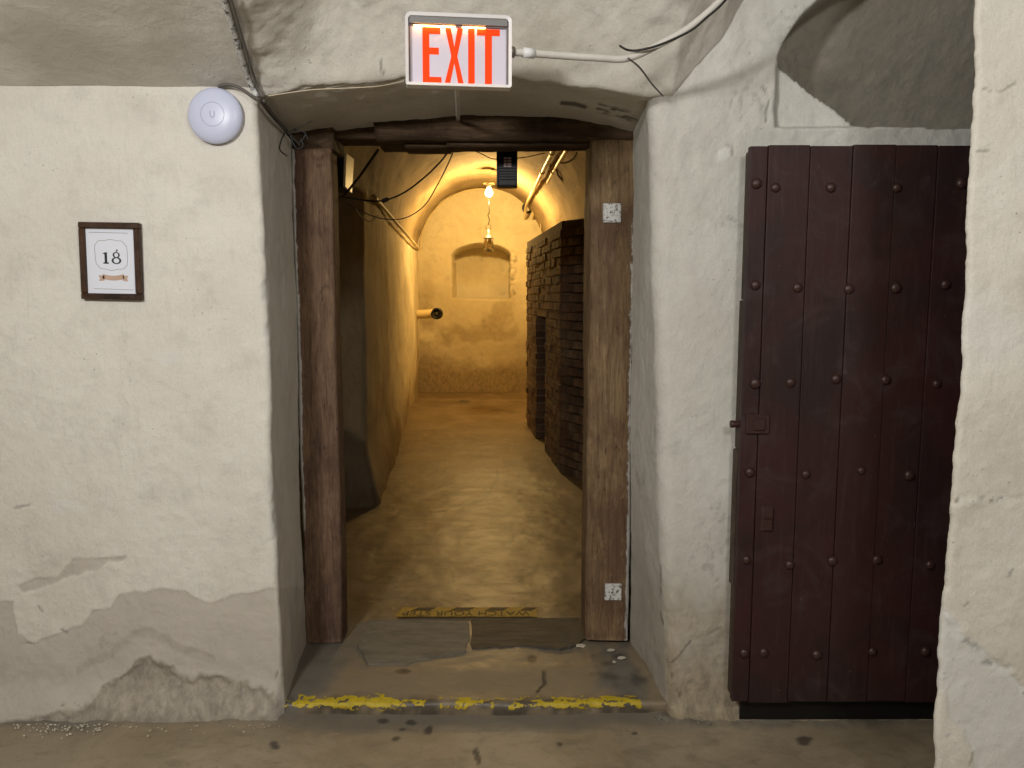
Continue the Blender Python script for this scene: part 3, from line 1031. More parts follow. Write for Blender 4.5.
# board marks of the centring
ang = np.concatenate([[0], an, [0]])
D[:, 1:-1, 2] += 0.010 * fbm(np.stack([np.broadcast_to(an[None, :] * 8, (len(ys), len(an))), np.broadcast_to(ys[:, None] * 0.4, (len(ys), len(an))), np.zeros((len(ys), len(an)))], -1), 1.0, 4, 230)
ha = hall_attrs(P, 231)
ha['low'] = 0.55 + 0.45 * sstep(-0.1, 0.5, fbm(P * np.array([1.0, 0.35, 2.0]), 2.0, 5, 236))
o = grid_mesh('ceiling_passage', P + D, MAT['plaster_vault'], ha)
tag(o, 'barrel vault of the warmly lit passage', kind='structure')
# back wall with the blocked window recess
xs = spaced([(-1.8, 0.95, 0.014)])
zs = spaced([(0.0, 3.35, 0.014)])
X, Z = np.meshgrid(xs, zs)
P = np.stack([X, np.full_like(X, YB), Z], -1)
q = proj(P)
D = hall_relief(P) * 0.7
wl_, wr_, wb_, wt_ = at(451, 299, Y=YB), at(510, 298, Y=YB), at(480, 299, Y=YB), at(480, 243, Y=YB)
sp_z = at(451, 257, Y=YB).z
mx, hw2 = (wl_.x + wr_.x) / 2, (wr_.x - wl_.x) / 2
wob = 0.012 * fbm(P, 5, 3, 240)
arch_z = sp_z + (wt_.z - sp_z) * np.sqrt(np.clip(1 - ((X - mx) / hw2) ** 2, 0, 1))
sdw = np.minimum(np.minimum(hw2 - np.abs(X - mx), Z - wb_.z), arch_z - Z) + wob
ins = sstep(0.0, 0.022, sdw)
# recess made this deep so its arch head throws a longer shadow
D[..., 1] += 0.70 * ins
br = sstep(0.10, 0.0, np.abs(X - (mx + hw2 + 0.03))) * (Z > wb_.z) * (Z < sp_z + 0.1)
D[..., 1] += br * 0.05 * fbm(P, 14, 3, 241)
ha = hall_attrs(P, 245)
ha['low'] = np.maximum(0.9 * sstep(0.95, 0.3, Z + 0.5 * fbm(P, 1.6, 5, 246)) , 0.55 * sstep(0.0, 0.4, fbm(P, 3.0, 5, 247)) * sstep(2.1, 1.2, Z)) * (1 - ins)
ha['crack'] = np.maximum(ha['crack'] * 0.5, 0.6 * br * sstep(0.1, 0.4, fbm(P, 18, 3, 248)))
ha['white'] = 0.25 * ins * sstep(0.3, 0.5, wb_.z + 0.45 - Z + 0.0 * X + 0.2)  # lower recess painted paler as its lit part below the arch shadow
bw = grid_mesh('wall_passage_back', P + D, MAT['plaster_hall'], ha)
tag(bw, 'yellow-lit end wall of the passage with a blocked arched window', kind='structure')
# the wall the doorway pierces, seen from the passage side
YD = 3.40
for nm, (x0, x1, z0, z1) in (('wall_passage_front_left', (-1.8, -0.90, 0, 3.4)), ('wall_passage_front_right', (0.47, 1.6, 0, 3.4)), ('wall_passage_front_top', (-0.90, 0.47, 2.20, 3.4))):
    o = box(nm, (x0, YD, z0), (x1, YD + 0.02, z1), MAT['plaster_hall'])
    tag(o, 'passage side of the wall around the doorway', kind='structure')

# ------------------------------------------------------------------ timber door frame
frame = thing('door_frame', 'rough weathered timber frame around the passage doorway', 'door frame', (-0.2, YJ, ZS))


def timber(name, x0, x1, y0, y1, z0, z1, mat, parent, step=0.02, horiz=False, wob=0.006, seed=0, lean=(0.0, 0.0), paint=None, chamfer=None):
    """box of four long faces wrapped as a grid around its long axis, uneven as hewn timber"""
    if not horiz:
        a0, a1, b0, b1, l0, l1 = x0, x1, y0, y1, z0, z1
    else:
        a0, a1, b0, b1, l0, l1 = z0, z1, y0, y1, x0, x1
    ls = spaced([(l0, l1, step)])
    r = 0.008
    na, nb = max(3, int((a1 - a0) / 0.012)), max(3, int((b1 - b0) / 0.02))
    ring = []
    ring += [(a0 + r + (a1 - a0 - 2 * r) * k / na, b0) for k in range(na + 1)]
    ring += [(a1, b0 + r + (b1 - b0 - 2 * r) * k / nb) for k in range(nb + 1)]
    ring += [(a1 - r - (a1 - a0 - 2 * r) * k / na, b1) for k in range(na + 1)]
    ring += [(a0, b1 - r - (b1 - b0 - 2 * r) * k / nb) for k in range(nb + 1)]
    ring.append(ring[0])
    ring = np.array(ring)
    P = np.zeros((len(ls), len(ring), 3))
    if not horiz:
        P[..., 0], P[..., 1], P[..., 2] = ring[None, :, 0], ring[None, :, 1], ls[:, None]
    else:
        P[..., 2], P[..., 1], P[..., 0] = ring[None, :, 0], ring[None, :, 1], ls[:, None]
    Q = P * (np.array([3, 3, 1.0]) if not horiz else np.array([1.0, 3, 3]))
    D = vec_noise(Q, 2.0, 3, 300 + seed) * wob + vec_noise(Q, 11, 3, 330 + seed) * wob * 0.45
    at_ = {}
    if paint is not None:
        at_['paint'] = paint(P)
    P = P + D
    if not horiz:
        t = (P[..., 2] - l0) / (l1 - l0)
        P[..., 0] += lean[0] + (lean[1] - lean[0]) * t
    o = grid_mesh(name, P, mat, at_, parent)
    # close the ends
    me = o.data
    bm = bmesh.new()
    bm.from_mesh(me)
    bm.verts.ensure_lookup_table()
    nc = len(ring)
    for row in (0, len(ls) - 1):
        try:
            bm.faces.new([bm.verts[row * nc + k] for k in range(nc - 1)])
        except ValueError:
            pass
    bm.to_mesh(me)
    bm.free()
    o.matrix_parent_inverse = Matrix.Translation(-Vector(parent.location)) if parent is not None else Matrix()
    return o


lj0, lj1 = at(298, 400, Y=YJ).x, at(336.5, 400, Y=YJ).x
rj0, rj1 = at(588, 400, Y=YJ).x, at(632, 400, Y=YJ).x
lp = lambda P: 0.62 * sstep(0.035, 0.004, P[..., 0] - (lj0 - 0.0)) * sstep(0.3, 0.7, P[..., 2]) + 0.05
rp = lambda P: 0.52 * sstep(0.04, 0.004, rj1 - P[..., 0]) * sstep(2.2, 1.7, P[..., 2]) + 0.06
timber('post', lj0, lj1, YJ, YJ + 0.12, ZS + 0.005, at(320, 148, Y=YJ).z, MAT['old_wood_left'], frame, seed=1, paint=lp)
timber('post', rj0, rj1, YJ, YJ + 0.235, ZS + 0.012, at(610, 138, Y=YJ).z, MAT['old_wood'], frame, seed=2, paint=rp, lean=(0.002, 0.0))
zl0, zl1 = at(480, 141, Y=YJ).z, at(480, 114, Y=YJ).z
timber('lintel', at(374, 130, Y=YJ).x, at(634, 130, Y=YJ).x, YJ - 0.012, YJ + 0.235, zl0, zl1 + 0.03, MAT['lintel_wood'], frame, horiz=True, seed=3, wob=0.010)
timber('lintel_block', at(291, 130, Y=YJ).x, at(333, 130, Y=YJ).x, YJ - 0.004, YJ + 0.22, at(320, 148, Y=YJ).z, at(320, 119, Y=YJ).z, MAT['lintel_wood'], frame, horiz=True, seed=4, wob=0.010)
timber('lintel_block', at(330, 130, Y=YJ).x, at(379, 130, Y=YJ).x, YJ + 0.05, YJ + 0.22, at(320, 136, Y=YJ).z, at(320, 114, Y=YJ).z, MAT['lintel_wood'], frame, horiz=True, seed=5, wob=0.008)
timber('lintel_strip', at(446, 147, Y=YJ).x, at(590, 147, Y=YJ).x, YJ + 0.03, YJ + 0.08, at(480, 145.5, Y=YJ).z, at(480, 140, Y=YJ).z, MAT['lintel_wood'], frame, horiz=True, seed=6, wob=0.003)
timber('lintel_wedge', at(402, 150, Y=YJ).x, at(448, 150, Y=YJ).x, YJ + 0.06, YJ + 0.2, at(420, 148, Y=YJ + .06).z, at(480, 140, Y=YJ).z, MAT['lintel_wood'], frame, horiz=True, seed=7, wob=0.004)


def plate(px_, py_, w, h, label):
    c = at(px_, py_, Y=YJ - 0.006)
    bm = bmesh.new()
    add_box(bm, (c.x - w / 2, c.y - 0.006, c.z - h / 2), (c.x + w / 2, c.y + 0.014, c.z + h / 2), 0.003)
    o = bm_obj('strike_plate', bm, MAT['white_flaked'], frame)
    o.matrix_parent_inverse = Matrix.Translation(-Vector(frame.location))
    o['label'] = label
    bm = bmesh.new()
    M = Matrix.Translation((c.x, c.y - 0.006, c.z)) @ Matrix.Rotation(math.pi / 2, 4, 'X')
    lathe_bm(bm, [(0.0, 0.006), (0.009, 0.005), (0.012, 0.0)], 12, M)
    b2 = bm_obj('bolt_head', bm, MAT['white_flaked'], o, True)


plate(612, 213, 0.074, 0.076, 'flaking white iron plate')
plate(613, 592, 0.072, 0.072, 'flaking white iron plate')

# ------------------------------------------------------------------ oxblood door leaf standing open
YDF = 2.60
dz0, dz1 = at(780, 703, Y=YDF).z, at(800, 144.5, Y=YDF).z
door = thing('door_1', 'dark oxblood studded plank door standing open against the right wall', 'door', (1.15, YDF, dz0), kind='structure')
dinv = Matrix.Translation(-Vector(door.location))


def dchild(o):
    o.matrix_parent_inverse = dinv
    return o


def dxz(px_, py_):
    p = at(px_, py_, Y=YDF)
    return p.x, p.z


edges = [dxz(741, 427)[0]] + [dxz(p, 427)[0] for p in (758.5, 799, 840, 881.5, 922, 962)]
edges += [edges[-1] + 0.135]
for i in range(len(edges) - 1):
    bm = bmesh.new()
    x0, x1 = edges[i], edges[i + 1]
    dy = random.uniform(-0.003, 0.003)
    vs_ = add_box(bm, (x0 + 0.0010, YDF + dy, dz0 + random.uniform(0, 0.006)), (x1 - 0.0010, YDF + 0.03, dz1 + random.uniform(-0.006, 0.0)), 0.0028, 2)
    dchild(bm_obj('plank', bm, MAT['door'], door))
# rear boards running across, their ends make the left edge of the leaf
nb = 4
cuts = [dz0 + 0.01] + [dxz(740, p)[1] for p in (590, 452, 300)] + [dz1 - 0.012]
for i in range(4):
    off = (0.004, -0.004, 0.002, 0.007)[i]
    o = box('rear_board', (edges[0] + off, YDF + 0.031, cuts[i] + 0.001), (edges[-1], YDF + 0.075, cuts[i + 1] - 0.001), MAT['door_edge'], door, 0.004)
    dchild(o)
studs = [(185, (757, 775, 831, 896, 962)), (287, (756, 798, 848, 896, 945)), (381, (755, 790, 836, 885, 936)), (473, (750, 805, 862, 910)), (562, (746, 789, 832, 877, 931)), (653, (744, 763, 816, 873, 926))]
sbm = bmesh.new()
lathe_bm(sbm, [(0.0, 0.010), (0.008, 0.009), (0.0145, 0.006), (0.018, 0.0), (0.018, -0.003)], 14, Matrix.Rotation(math.pi / 2, 4, 'X'))
sme = bpy.data.meshes.new('stud')
bmesh.ops.recalc_face_normals(sbm, faces=sbm.faces[:])
sbm.to_mesh(sme)
sbm.free()
for p in sme.polygons:
    p.use_smooth = True
sme.materials.append(MAT['door_iron'])
allst = [(x + random.uniform(-1, 1), y + random.uniform(-3, 3)) for y, xl in studs for x in xl]
for (x, y) in allst:
    sx, sz = dxz(x, y)
    o = bpy.data.objects.new('stud', sme)
    C.objects.link(o)
    o.parent = door
    o.matrix_parent_inverse = dinv
    o.location = (sx, YDF - 0.002, sz)
    o.scale = (random.uniform(.85, 1.1),) * 3
# latch, keyhole plate, bolt
x0, z1 = dxz(746, 414)
x1, z0 = dxz(769, 434)
lk = dchild(box('latch_plate', (x0, YDF - 0.010, z0), (x1, YDF + 0.004, z1), MAT['door_iron'], door, 0.004))
x0, z1 = dxz(753, 418)
x1, z0 = dxz(764, 430)
dchild(box('latch_box', (x0, YDF - 0.018, z0), (x1, YDF - 0.004, z1), MAT['door_iron'], door, 0.004))
c = at(731.5, 424, Y=YDF + 0.03)
bm = bmesh.new()
lathe_bm(bm, [(0.0, 0.035), (0.012, 0.034), (0.014, 0.028), (0.012, 0.022), (0.012, -0.02)], 14, Matrix.Translation((c.x + 0.03, c.y, c.z)) @ Matrix.Rotation(-math.pi / 2, 4, 'Y'))
dchild(bm_obj('bolt', bm, MAT['door_iron'], door, True))
x0, z1 = dxz(761, 506)
x1, z0 = dxz(773, 532)
dchild(box('keyhole_plate', (x0, YDF - 0.007, z0), (x1, YDF + 0.004, z1), MAT['door_iron'], door, 0.005))
zm = (z0 + z1) / 2
dchild(box('keyhole_cover', (x0 + 0.005, YDF - 0.013, zm + 0.002), (x1 - 0.004, YDF - 0.004, z1 - 0.006), MAT['door_iron'], door, 0.004))
dchild(box('keyhole_cover', (x0 + 0.005, YDF - 0.012, z0 + 0.006), (x1 - 0.004, YDF - 0.004, zm - 0.003), MAT['door_iron'], door, 0.004))
# black strip standing in for the shadow gap under the leaf
dchild(box('gap_shade_strip', (edges[0] + 0.05, YDF + 0.066, 0.012), (edges[-1] - 0.12, YDF + 0.074, dz0 + 0.008), MAT['black_metal'], door, 0.004))

# ------------------------------------------------------------------ brick mass in the passage
A = Vector((0.165, 8.95, 0))      # far end of the long side
B = Vector((0.405, 6.47, 0))      # near corner
G = Vector((0.660, 5.95, 0))      # end of the near face
BH = 2.12
brick_root = thing('brick_chimney', 'old brown brick chimney mass with a small dark opening in its side', 'chimney', (B.x, B.y, ZS))
binv = Matrix.Translation(-Vector(brick_root.location))
out_side = Vector((-(B - A).y, (B - A).x, 0)).normalized()
if out_side.x > 0: out_side = -out_side
out_front = Vector((-(G - B).y, (G - B).x, 0)).normalized()
if out_front.y > 0: out_front = -out_front
# core
core_in = 0.008
bm = bmesh.new()
back = Vector((0.95, 8.95, 0))
backn = Vector((1.0, 6.1, 0))
op0, op1, opz = 1 - 1.58 / (B - A).length, 1 - 0.895 / (B - A).length, 1.295          # opening along the side, fraction from far end, and its height


def side_pt(t, z, inset):
    p = A + (B - A) * t - out_side * inset
    return (p.x, p.y, z)


def corequad(*p):
    bm.faces.new([bm.verts.new(v) for v in p])


z0, z1 = ZS - 0.02, ZS + BH - 0.01
corequad(side_pt(0, z0, core_in), side_pt(op0, z0, core_in), side_pt(op0, z1, core_in), side_pt(0, z1, core_in))
corequad(side_pt(op1, z0, core_in), side_pt(1, z0, core_in), side_pt(1, z1, core_in), side_pt(op1, z1, core_in))
corequad(side_pt(op0, ZS + opz, core_in), side_pt(op1, ZS + opz, core_in), side_pt(op1, z1, core_in), side_pt(op0, z1, core_in))
corequad(side_pt(op0, z0, core_in), side_pt(op0, z0, 0.5), side_pt(op0, ZS + opz, 0.5), side_pt(op0, ZS + opz, core_in))
corequad(side_pt(op1, z0, core_in), side_pt(op1, z0, 0.5), side_pt(op1, ZS + opz, 0.5), side_pt(op1, ZS + opz, core_in))
corequad(side_pt(op0, ZS + opz, core_in), side_pt(op1, ZS + opz, core_in), side_pt(op1, ZS + opz, 0.5), side_pt(op0, ZS + opz, 0.5))
corequad(side_pt(op0, z0, 0.5), side_pt(op1, z0, 0.5), side_pt(op1, ZS + opz, 0.5), side_pt(op0, ZS + opz, 0.5))
gi = G - out_front * core_in
bi = B - out_front * core_in - out_side * core_in
corequad((bi.x, bi.y, z0), (gi.x + 0.15, gi.y - 0.3 * 0, z0), (gi.x + 0.15, gi.y, z1), (bi.x, bi.y, z1))
corequad((A.x + .02, A.y, z0), (back.x, back.y, z0), (back.x, back.y, z1), (A.x + .02, A.y, z1))
corequad((bi.x, bi.y, z1), (gi.x + .15, gi.y, z1), (backn.x, backn.y, z1), (back.x, back.y, z1), (A.x + .02, A.y, z1))
bmesh.ops.remove_doubles(bm, verts=bm.verts[:], dist=0.001)
core = bm_obj('mortar_core', bm, MAT['mortar'], brick_root)
core.matrix_parent_inverse = binv

# a few brick shapes, shared
bL, bHt, bD, joint = 0.215, 0.066, 0.10, 0.010
course = bHt + joint


def brick_mesh(seed, L):
    r = random.Random(seed)
    bm = bmesh.new()
    add_box(bm, (0, 0, 0), (L, bD, bHt), 0.006)
    for v in bm.verts:
        v.co += Vector((r.uniform(-.003, .003), r.uniform(-.004, .004), r.uniform(-.003, .003)))
    me = bpy.data.meshes.new('brick')
    bmesh.ops.recalc_face_normals(bm, faces=bm.faces[:])
    bm.to_mesh(me)
    bm.free()
    me.materials.append(MAT['brick'])
    return me


full = [brick_mesh(i, bL) for i in range(5)]
half = [brick_mesh(10 + i, 0.102) for i in range(4)]


def lay(P0, P1, outn, holes, top_cut):
    """list of (origin, mesh) for one face"""
    d = (P1 - P0)
    Ltot = d.length
    d.normalize()
    ncs = int((BH) / course)
    out = []
    for c in range(ncs):
        z = ZS + c * course
        s = 0.0 if c % 2 == 0 else 0.0
        first = True
        while s < Ltot - 0.05:
            ln = bL
            pool = full
            if (first and c % 2) or (s + bL > Ltot + 0.01):
                ln, pool = 0.102, half
            first = False
            mid = (s + ln / 2) / Ltot
            if ln == bL and z - ZS < opz:
                e0, e1 = holes((s + 0.03) / Ltot, z - ZS), holes((s + ln - 0.03) / Ltot, z - ZS)
                if e0 != e1:            # brick cut at the opening's cheek
                    so = s if e1 else s + 0.113
                    out.append((P0 + d * so + Vector((0, 0, z)) + outn * random.uniform(-.004, .006), d, outn, random.choice(half), so))
                    s += ln + joint
                    continue
            if s + ln <= Ltot + 0.06 and not holes(mid, z - ZS) and top_cut(mid, z + bHt - ZS):
                o = P0 + d * s + Vector((0, 0, z)) + outn * random.uniform(-0.006, 0.009) + Vector((0, 0, random.uniform(-.004, .004)))
                out.append((o, d, outn, random.choice(pool), s))
            s += ln + joint
    return out


def no_hole(m, z): return False


fbricks = lay(B, G, out_front, no_hole, lambda m, z: z < BH)
sbricks = lay(B, A, out_side, lambda m, z: (1 - op1) < m < (1 - op0) and z < opz, lambda m, z: z < BH)
allb = fbricks + sorted(sbricks, key=lambda b: b[4])


def brick_matrix(b):
    o, d, outn, me, s = b
    yv = -outn                    # bricks reach inwards
    zv = Vector((0, 0, 1))
    xv = d
    M = Matrix(((xv.x, yv.x, zv.x, o.x), (xv.y, yv.y, zv.y, o.y), (xv.z, yv.z, zv.z, o.z), (0, 0, 0, 1)))
    return M


for b in allb[:300]:
    o = bpy.data.objects.new('brick', b[3])
    C.objects.link(o)
    o.parent = brick_root
    o.matrix_parent_inverse = binv
    o.matrix_basis = brick_matrix(b)
if len(allb) > 300:
    bm = bmesh.new()
    for b in allb[300:]:
        me2 = b[3].copy()
        me2.transform(brick_matrix(b))
        bm.from_mesh(me2)
        bpy.data.meshes.remove(me2)
    o = bm_obj('brickwork', bm, MAT['brick'], brick_root)
    o.matrix_parent_inverse = binv
    o['kind'] = 'stuff'

# ------------------------------------------------------------------ EXIT sign
def sign_frame():
    Ys = 2.27
    tl, tr, br_, bl = at(405.5, 13, Y=Ys), at(511.5, 17.5, Y=Ys + .03), at(511, 89, Y=Ys + .03), at(405.5, 86, Y=Ys)
    c = (tl + tr + br_ + bl) / 4
    ux = ((tr - tl) + (br_ - bl)).normalized()
    uz = ((tl - bl) + (tr - br_))
    uz = (uz - ux * uz.dot(ux)).normalized()
    uy = uz.cross(ux)             # away from the camera
    W = ((tr - tl).length + (br_ - bl).length) / 2
    Hh = ((tl - bl).length + (tr - br_).length) / 2
    return c, ux, uy, uz, W, Hh


sc_, sux, suy, suz, SW, SH = sign_frame()
sign = thing('exit_sign', 'white framed lit EXIT sign with orange-red letters above the doorway', 'exit sign', sc_)
sign.rotation_euler = Matrix((sux, suy, suz)).transposed().to_euler()
hw, hh = SW / 2, SH / 2
bm = bmesh.new()


def rounded(w, h, r, n=5, bottom_r=None):
    pts = []
    br2 = r if bottom_r is None else bottom_r
    for (cx, cz, a0, rr) in ((w - r, h - r, 0, r), (-w + r, h - r, 90, r), (-w + br2, -h + br2, 180, br2), (w - br2, -h + br2, 270, br2)):
        for k in range(n + 1):
            a = math.radians(a0 + 90 * k / n)
            pts.append((cx + rr * math.cos(a), cz + rr * math.sin(a)))
    return pts


# housing: open front tray
outer = rounded(hw, hh, 0.017, 5, 0.007)
inner = rounded(hw - 0.0085, hh - 0.0085, 0.010, 5, 0.004)
SD = 0.022
loops = [[bm.verts.new((x, -0.012, z)) for x, z in inner], [bm.verts.new((x, -0.016, z)) for x, z in outer], [bm.verts.new((x, SD, z)) for x, z in outer]]
ib = [bm.verts.new((x, 0.016, z)) for x, z in inner]
n = len(outer)
for a, b in ((ib, loops[0]), (loops[0], loops[1]), (loops[1], loops[2])):
    for k in range(n):
        bm.faces.new((a[k], a[(k + 1) % n], b[(k + 1) % n], b[k]))
bm.faces.new(loops[2])
bm_obj('housing', bm, MAT['sign_white'], sign)
# hood and panel
ptop = hh - 0.030
box('hood', (-hw + 0.012, -0.008, ptop + 0.003), (hw - 0.012, 0.014, hh - 0.0085), MAT['sign_grey'], sign)
MAT['sign_panel'] = emis('lit_sign_panel', (1.0, 0.80, 0.88), 0.10, (0.52, 0.50, 0.58))
MAT['sign_letter'] = emis('lit_red_letter', (1.0, 0.06, 0.004), 0.45, (0.72, 0.045, 0.008))
MAT['sign_letter'].node_tree.nodes['Principled BSDF'].inputs['Specular IOR Level'].default_value = 0.05
box('panel', (-hw + 0.010, 0.010, -hh + 0.009), (hw - 0.010, 0.016, hh - 0.010), MAT['sign_panel'], sign)
box('panel_frame', (-hw + 0.010, 0.001, -hh + 0.009), (-hw + 0.0135, 0.0115, ptop), MAT['sign_grey'], sign)
box('panel_frame', (hw - 0.0135, 0.001, -hh + 0.009), (hw - 0.010, 0.0115, ptop), MAT['sign_grey'], sign)
box('lamp_strip', (-hw + 0.016, 0.001, ptop), (hw - 0.016, 0.010, ptop + 0.0035), MAT['sign_grey'], sign)
MAT['led'] = emis('sign_lamp', (1.0, 0.42, 0.10), 28.0)
PXU = SW / 106.0               # metres of sign per photo pixel


def lx(p): return (p - 458.4) * PXU


lz0, lz1 = -hh + 0.011, ptop - 0.002


def letter(polys, nm):
    bm = bmesh.new()
    for poly in polys:
        f = [bm.verts.new((x, 0.0085, z)) for x, z in poly]
        g = [bm.verts.new((x, 0.0105, z)) for x, z in poly]
        bm.faces.new(f)
        bm.faces.new(g[::-1])
        for k in range(len(f)):
            bm.faces.new((f[k], g[k], g[(k + 1) % len(f)], f[(k + 1) % len(f)]))
    return bm_obj(nm, bm, MAT['sign_letter'], sign)


def rect(x0, x1, z0, z1): return [(x0, z0), (x1, z0), (x1, z1), (x0, z1)]


def zfr(t): return lz0 + (lz1 - lz0) * t


letter([rect(lx(422.2), lx(429), lz0, lz1), rect(lx(429), lx(441), lz0, zfr(.12)), rect(lx(429), lx(438.5), zfr(.52), zfr(.64)), rect(lx(429), lx(440), zfr(.88), lz1)], 'letter_e')
xm = lx(454)
letter([[(lx(444), lz0), (lx(449.5), lz0), (lx(454), zfr(.38)), (lx(458), lz0), (lx(463.5), lz0), (lx(457), zfr(.5)), (lx(463), lz1), (lx(457.5), lz1), (lx(454), zfr(.66)), (lx(450.5), lz1), (lx(445), lz1), (lx(451), zfr(.5))]], 'letter_x')
letter([rect(lx(468), lx(474.5), lz0, lz1)], 'letter_i')
letter([rect(lx(485), lx(492), lz0, zfr(.885)), rect(lx(477), lx(500), zfr(.885), lz1)], 'letter_t')
for (a, b) in ((lx(414), lx(455)), (lx(462), lx(485))):
    box('lamp', (a, 0.0005, ptop - 0.0012), (b, 0.0095, ptop), MAT['led'], sign)
# stem behind the sign down to the lintel, and the conduit on the right
st_top = at(457, 84, Y=2.36)
tube('stem', [Matrix.Identity(4) @ (sign.rotation_euler.to_matrix().inverted() @ (Vector(p) - sc_)) for p in (at(457, 70, Y=2.33), at(457.5, 95, Y=2.7), at(458, 119, Y=3.12))], 0.008, MAT['conduit'], sign, 8, 4)

cond = thing('conduit', 'pale painted electrical conduit running from the exit sign to the vault', 'conduit', at(515, 52, Y=2.32))
ci = Matrix.Translation(-Vector(cond.location))


def wchild(o, root):
    o.matrix_parent_inverse = Matrix.Translation(-Vector(root.location))
    return o


cp = [at(510, 52, Y=2.315), at(528, 53, Y=2.33), at(560, 55.5, Y=2.36), at(600, 58, Y=2.38), at(622, 59, Y=2.39), at(640, 54, Y=2.385), at(660, 44, Y=2.36), at(690, 27, Y=2.32), at(722, -1, Y=2.27), at(745, -30, Y=2.22)]
wchild(tube('pipe', cp, 0.0105, MAT['conduit'], cond, 10, 6), cond)
p0, p1 = at(523, 52.6, Y=2.325), at(534, 53.4, Y=2.337)
wchild(tube('coupling', [p0, p1], 0.0145, MAT['sign_white'], cond, 12, 0), cond)
p0, p1 = at(508, 51.8, Y=2.313), at(514, 52.1, Y=2.318)
wchild(tube('lock_nut', [p0, p1], 0.016, MAT['galv'], cond, 8, 0), cond)

tag(tube('twisted_cable', [at(620, 46, Y=2.42), at(628, 50, Y=2.38), at(640, 50, Y=2.36), at(662, 44, Y=2.33), at(690, 31, Y=2.28), at(706, 18, Y=2.25), at(722, 4, Y=2.22), at(740, -18, Y=2.18)], 0.0034, MAT['cable_black'], None), 'thin dark cable looped along the pale conduit near the vault', 'cable')
tag(tube('loose_wire', [at(628, 58, Y=2.37), at(640, 68, Y=2.42), at(652, 84, Y=2.55), at(663, 96, Y=2.66)], 0.0028, MAT['cable_grey'], None), 'thin grey wire dropping from the conduit to the wall corner', 'wire')

# cable with trim running down the groin left of the sign
def on_ceiling(x, y):
    r = ray(x, y)
    t = (ZC + 0.42 * YW - H) / (r.z + 0.42 * r.y)
    return Vector((r.x * t, r.y * t, H + r.z * t))


gz = [on_ceiling(x, y) + Vector((0, -0.010, -0.012)) for x, y in ((228, -14), (234, 8), (245, 45), (255, 78))] + [at(262, 97, Y=2.675)]
groin = thing('groin_cable', 'dark cable with flaking painted batten down the ceiling fold', 'cable', gz[-1])
wchild(tube('batten', [p + Vector((-0.016, 0, 0.0)) for p in gz], 0.010, MAT['white_flaked'], groin, 6, 4), groin)
wchild(tube('cable_run', [p + Vector((0.004, 0, -0.002)) for p in gz], 0.005, MAT['cable_grey'], groin, 8, 4), groin)
bund = thing('cable_bundle', 'frayed dark cables bunched at the top left corner of the door frame', 'cable', at(262, 100, Y=2.69))
ends = [at(262, 98, Y=2.68), at(272, 112, Y=2.82), at(284, 126, Y=3.02), at(297, 140, Y=3.13)]
for k in range(3):
    dv = Vector((random.uniform(-.008, .008), 0, random.uniform(-.008, .008)))
    wchild(tube('strand', [p + dv * (1 + 0.6 * i) for i, p in enumerate(ends)], 0.005 - 0.0008 * k, (MAT['cable_grey'], MAT['cable_black'], MAT['cable_black'])[k], bund, 6, 5), bund)
for pts_ in ([(288, 132), (300, 127), (311, 121)], [(286, 130), (281, 141), (280, 150), (287, 156)], [(292, 138), (300, 142), (306, 134)], [(290, 134), (296, 148), (303, 146), (300, 138)], [(294, 130), (304, 132), (308, 140)]):
    wchild(tube('frayed_end', [at(x, y, Y=2.96) for x, y in pts_], 0.0026, MAT['cable_black'], bund, 5, 6), bund)

# thin white thread hanging over the vault edge left of the sign
tag(tube('thread', [at(268, 96, Y=2.66), at(310, 90, Y=2.66), at(350, 88, Y=2.655), at(380, 86, Y=2.62), at(404, 81, Y=2.52)], 0.0018, MAT['cable_white'], None), 'thin pale wire stretched under the vault left of the exit sign', 'wire')

# ------------------------------------------------------------------ white round access point
apc = at(215.8, 116.2, Y=YW - 0.014)
ap = thing('access_point', 'round white wireless access point mounted high on the left wall', 'access point', apc)
ap.rotation_euler = (0, 0, 0)
MR = Matrix.Rotation(math.pi / 2, 4, 'X')
apr = 0.0925
lathe('body', [(0.0, 0.032), (apr * 0.30, 0.0315), (apr * 0.62, 0.028), (apr * 0.86, 0.021), (apr * 0.97, 0.012), (apr, 0.005), (apr * 0.985, -0.002), (apr * 0.9, -0.004), (0, -0.004)], MAT['white_plastic'], ap, 48, MR)
lathe('ring', [(apr * 0.41, 0.0295), (apr * 0.415, 0.0312), (apr * 0.43, 0.0312), (apr * 0.435, 0.0290)], MAT['plastic_seam'], ap, 40, MR)
bm = bmesh.new()
pts_ = []
for k in range(13):
    a = math.pi + math.pi * k / 12
    pts_.append(Vector((0.007 * math.cos(a), -0.0325, -0.003 + 0.008 * math.sin(a))))
pts_ = [Vector((-0.007, -0.0325, 0.010))] + pts_ + [Vector((0.007, -0.0325, 0.010))]
tube_bm(bm, pts_, 0.0011, 5)
bm_obj('emblem', bm, MAT['plastic_seam'], ap)
tag(tube('access_point_cable', [at(219, 88, Y=2.688), at(221, 85.5, Y=2.676), at(229, 84.5, Y=2.668), at(240, 88, Y=2.668), at(252, 96, Y=2.668), at(260, 101, Y=2.675), at(272, 116, Y=2.84), at(286, 131, Y=3.04)], 0.0055, MAT['cable_grey'], None), 'grey cable curving from the round access point to the door frame', 'cable')

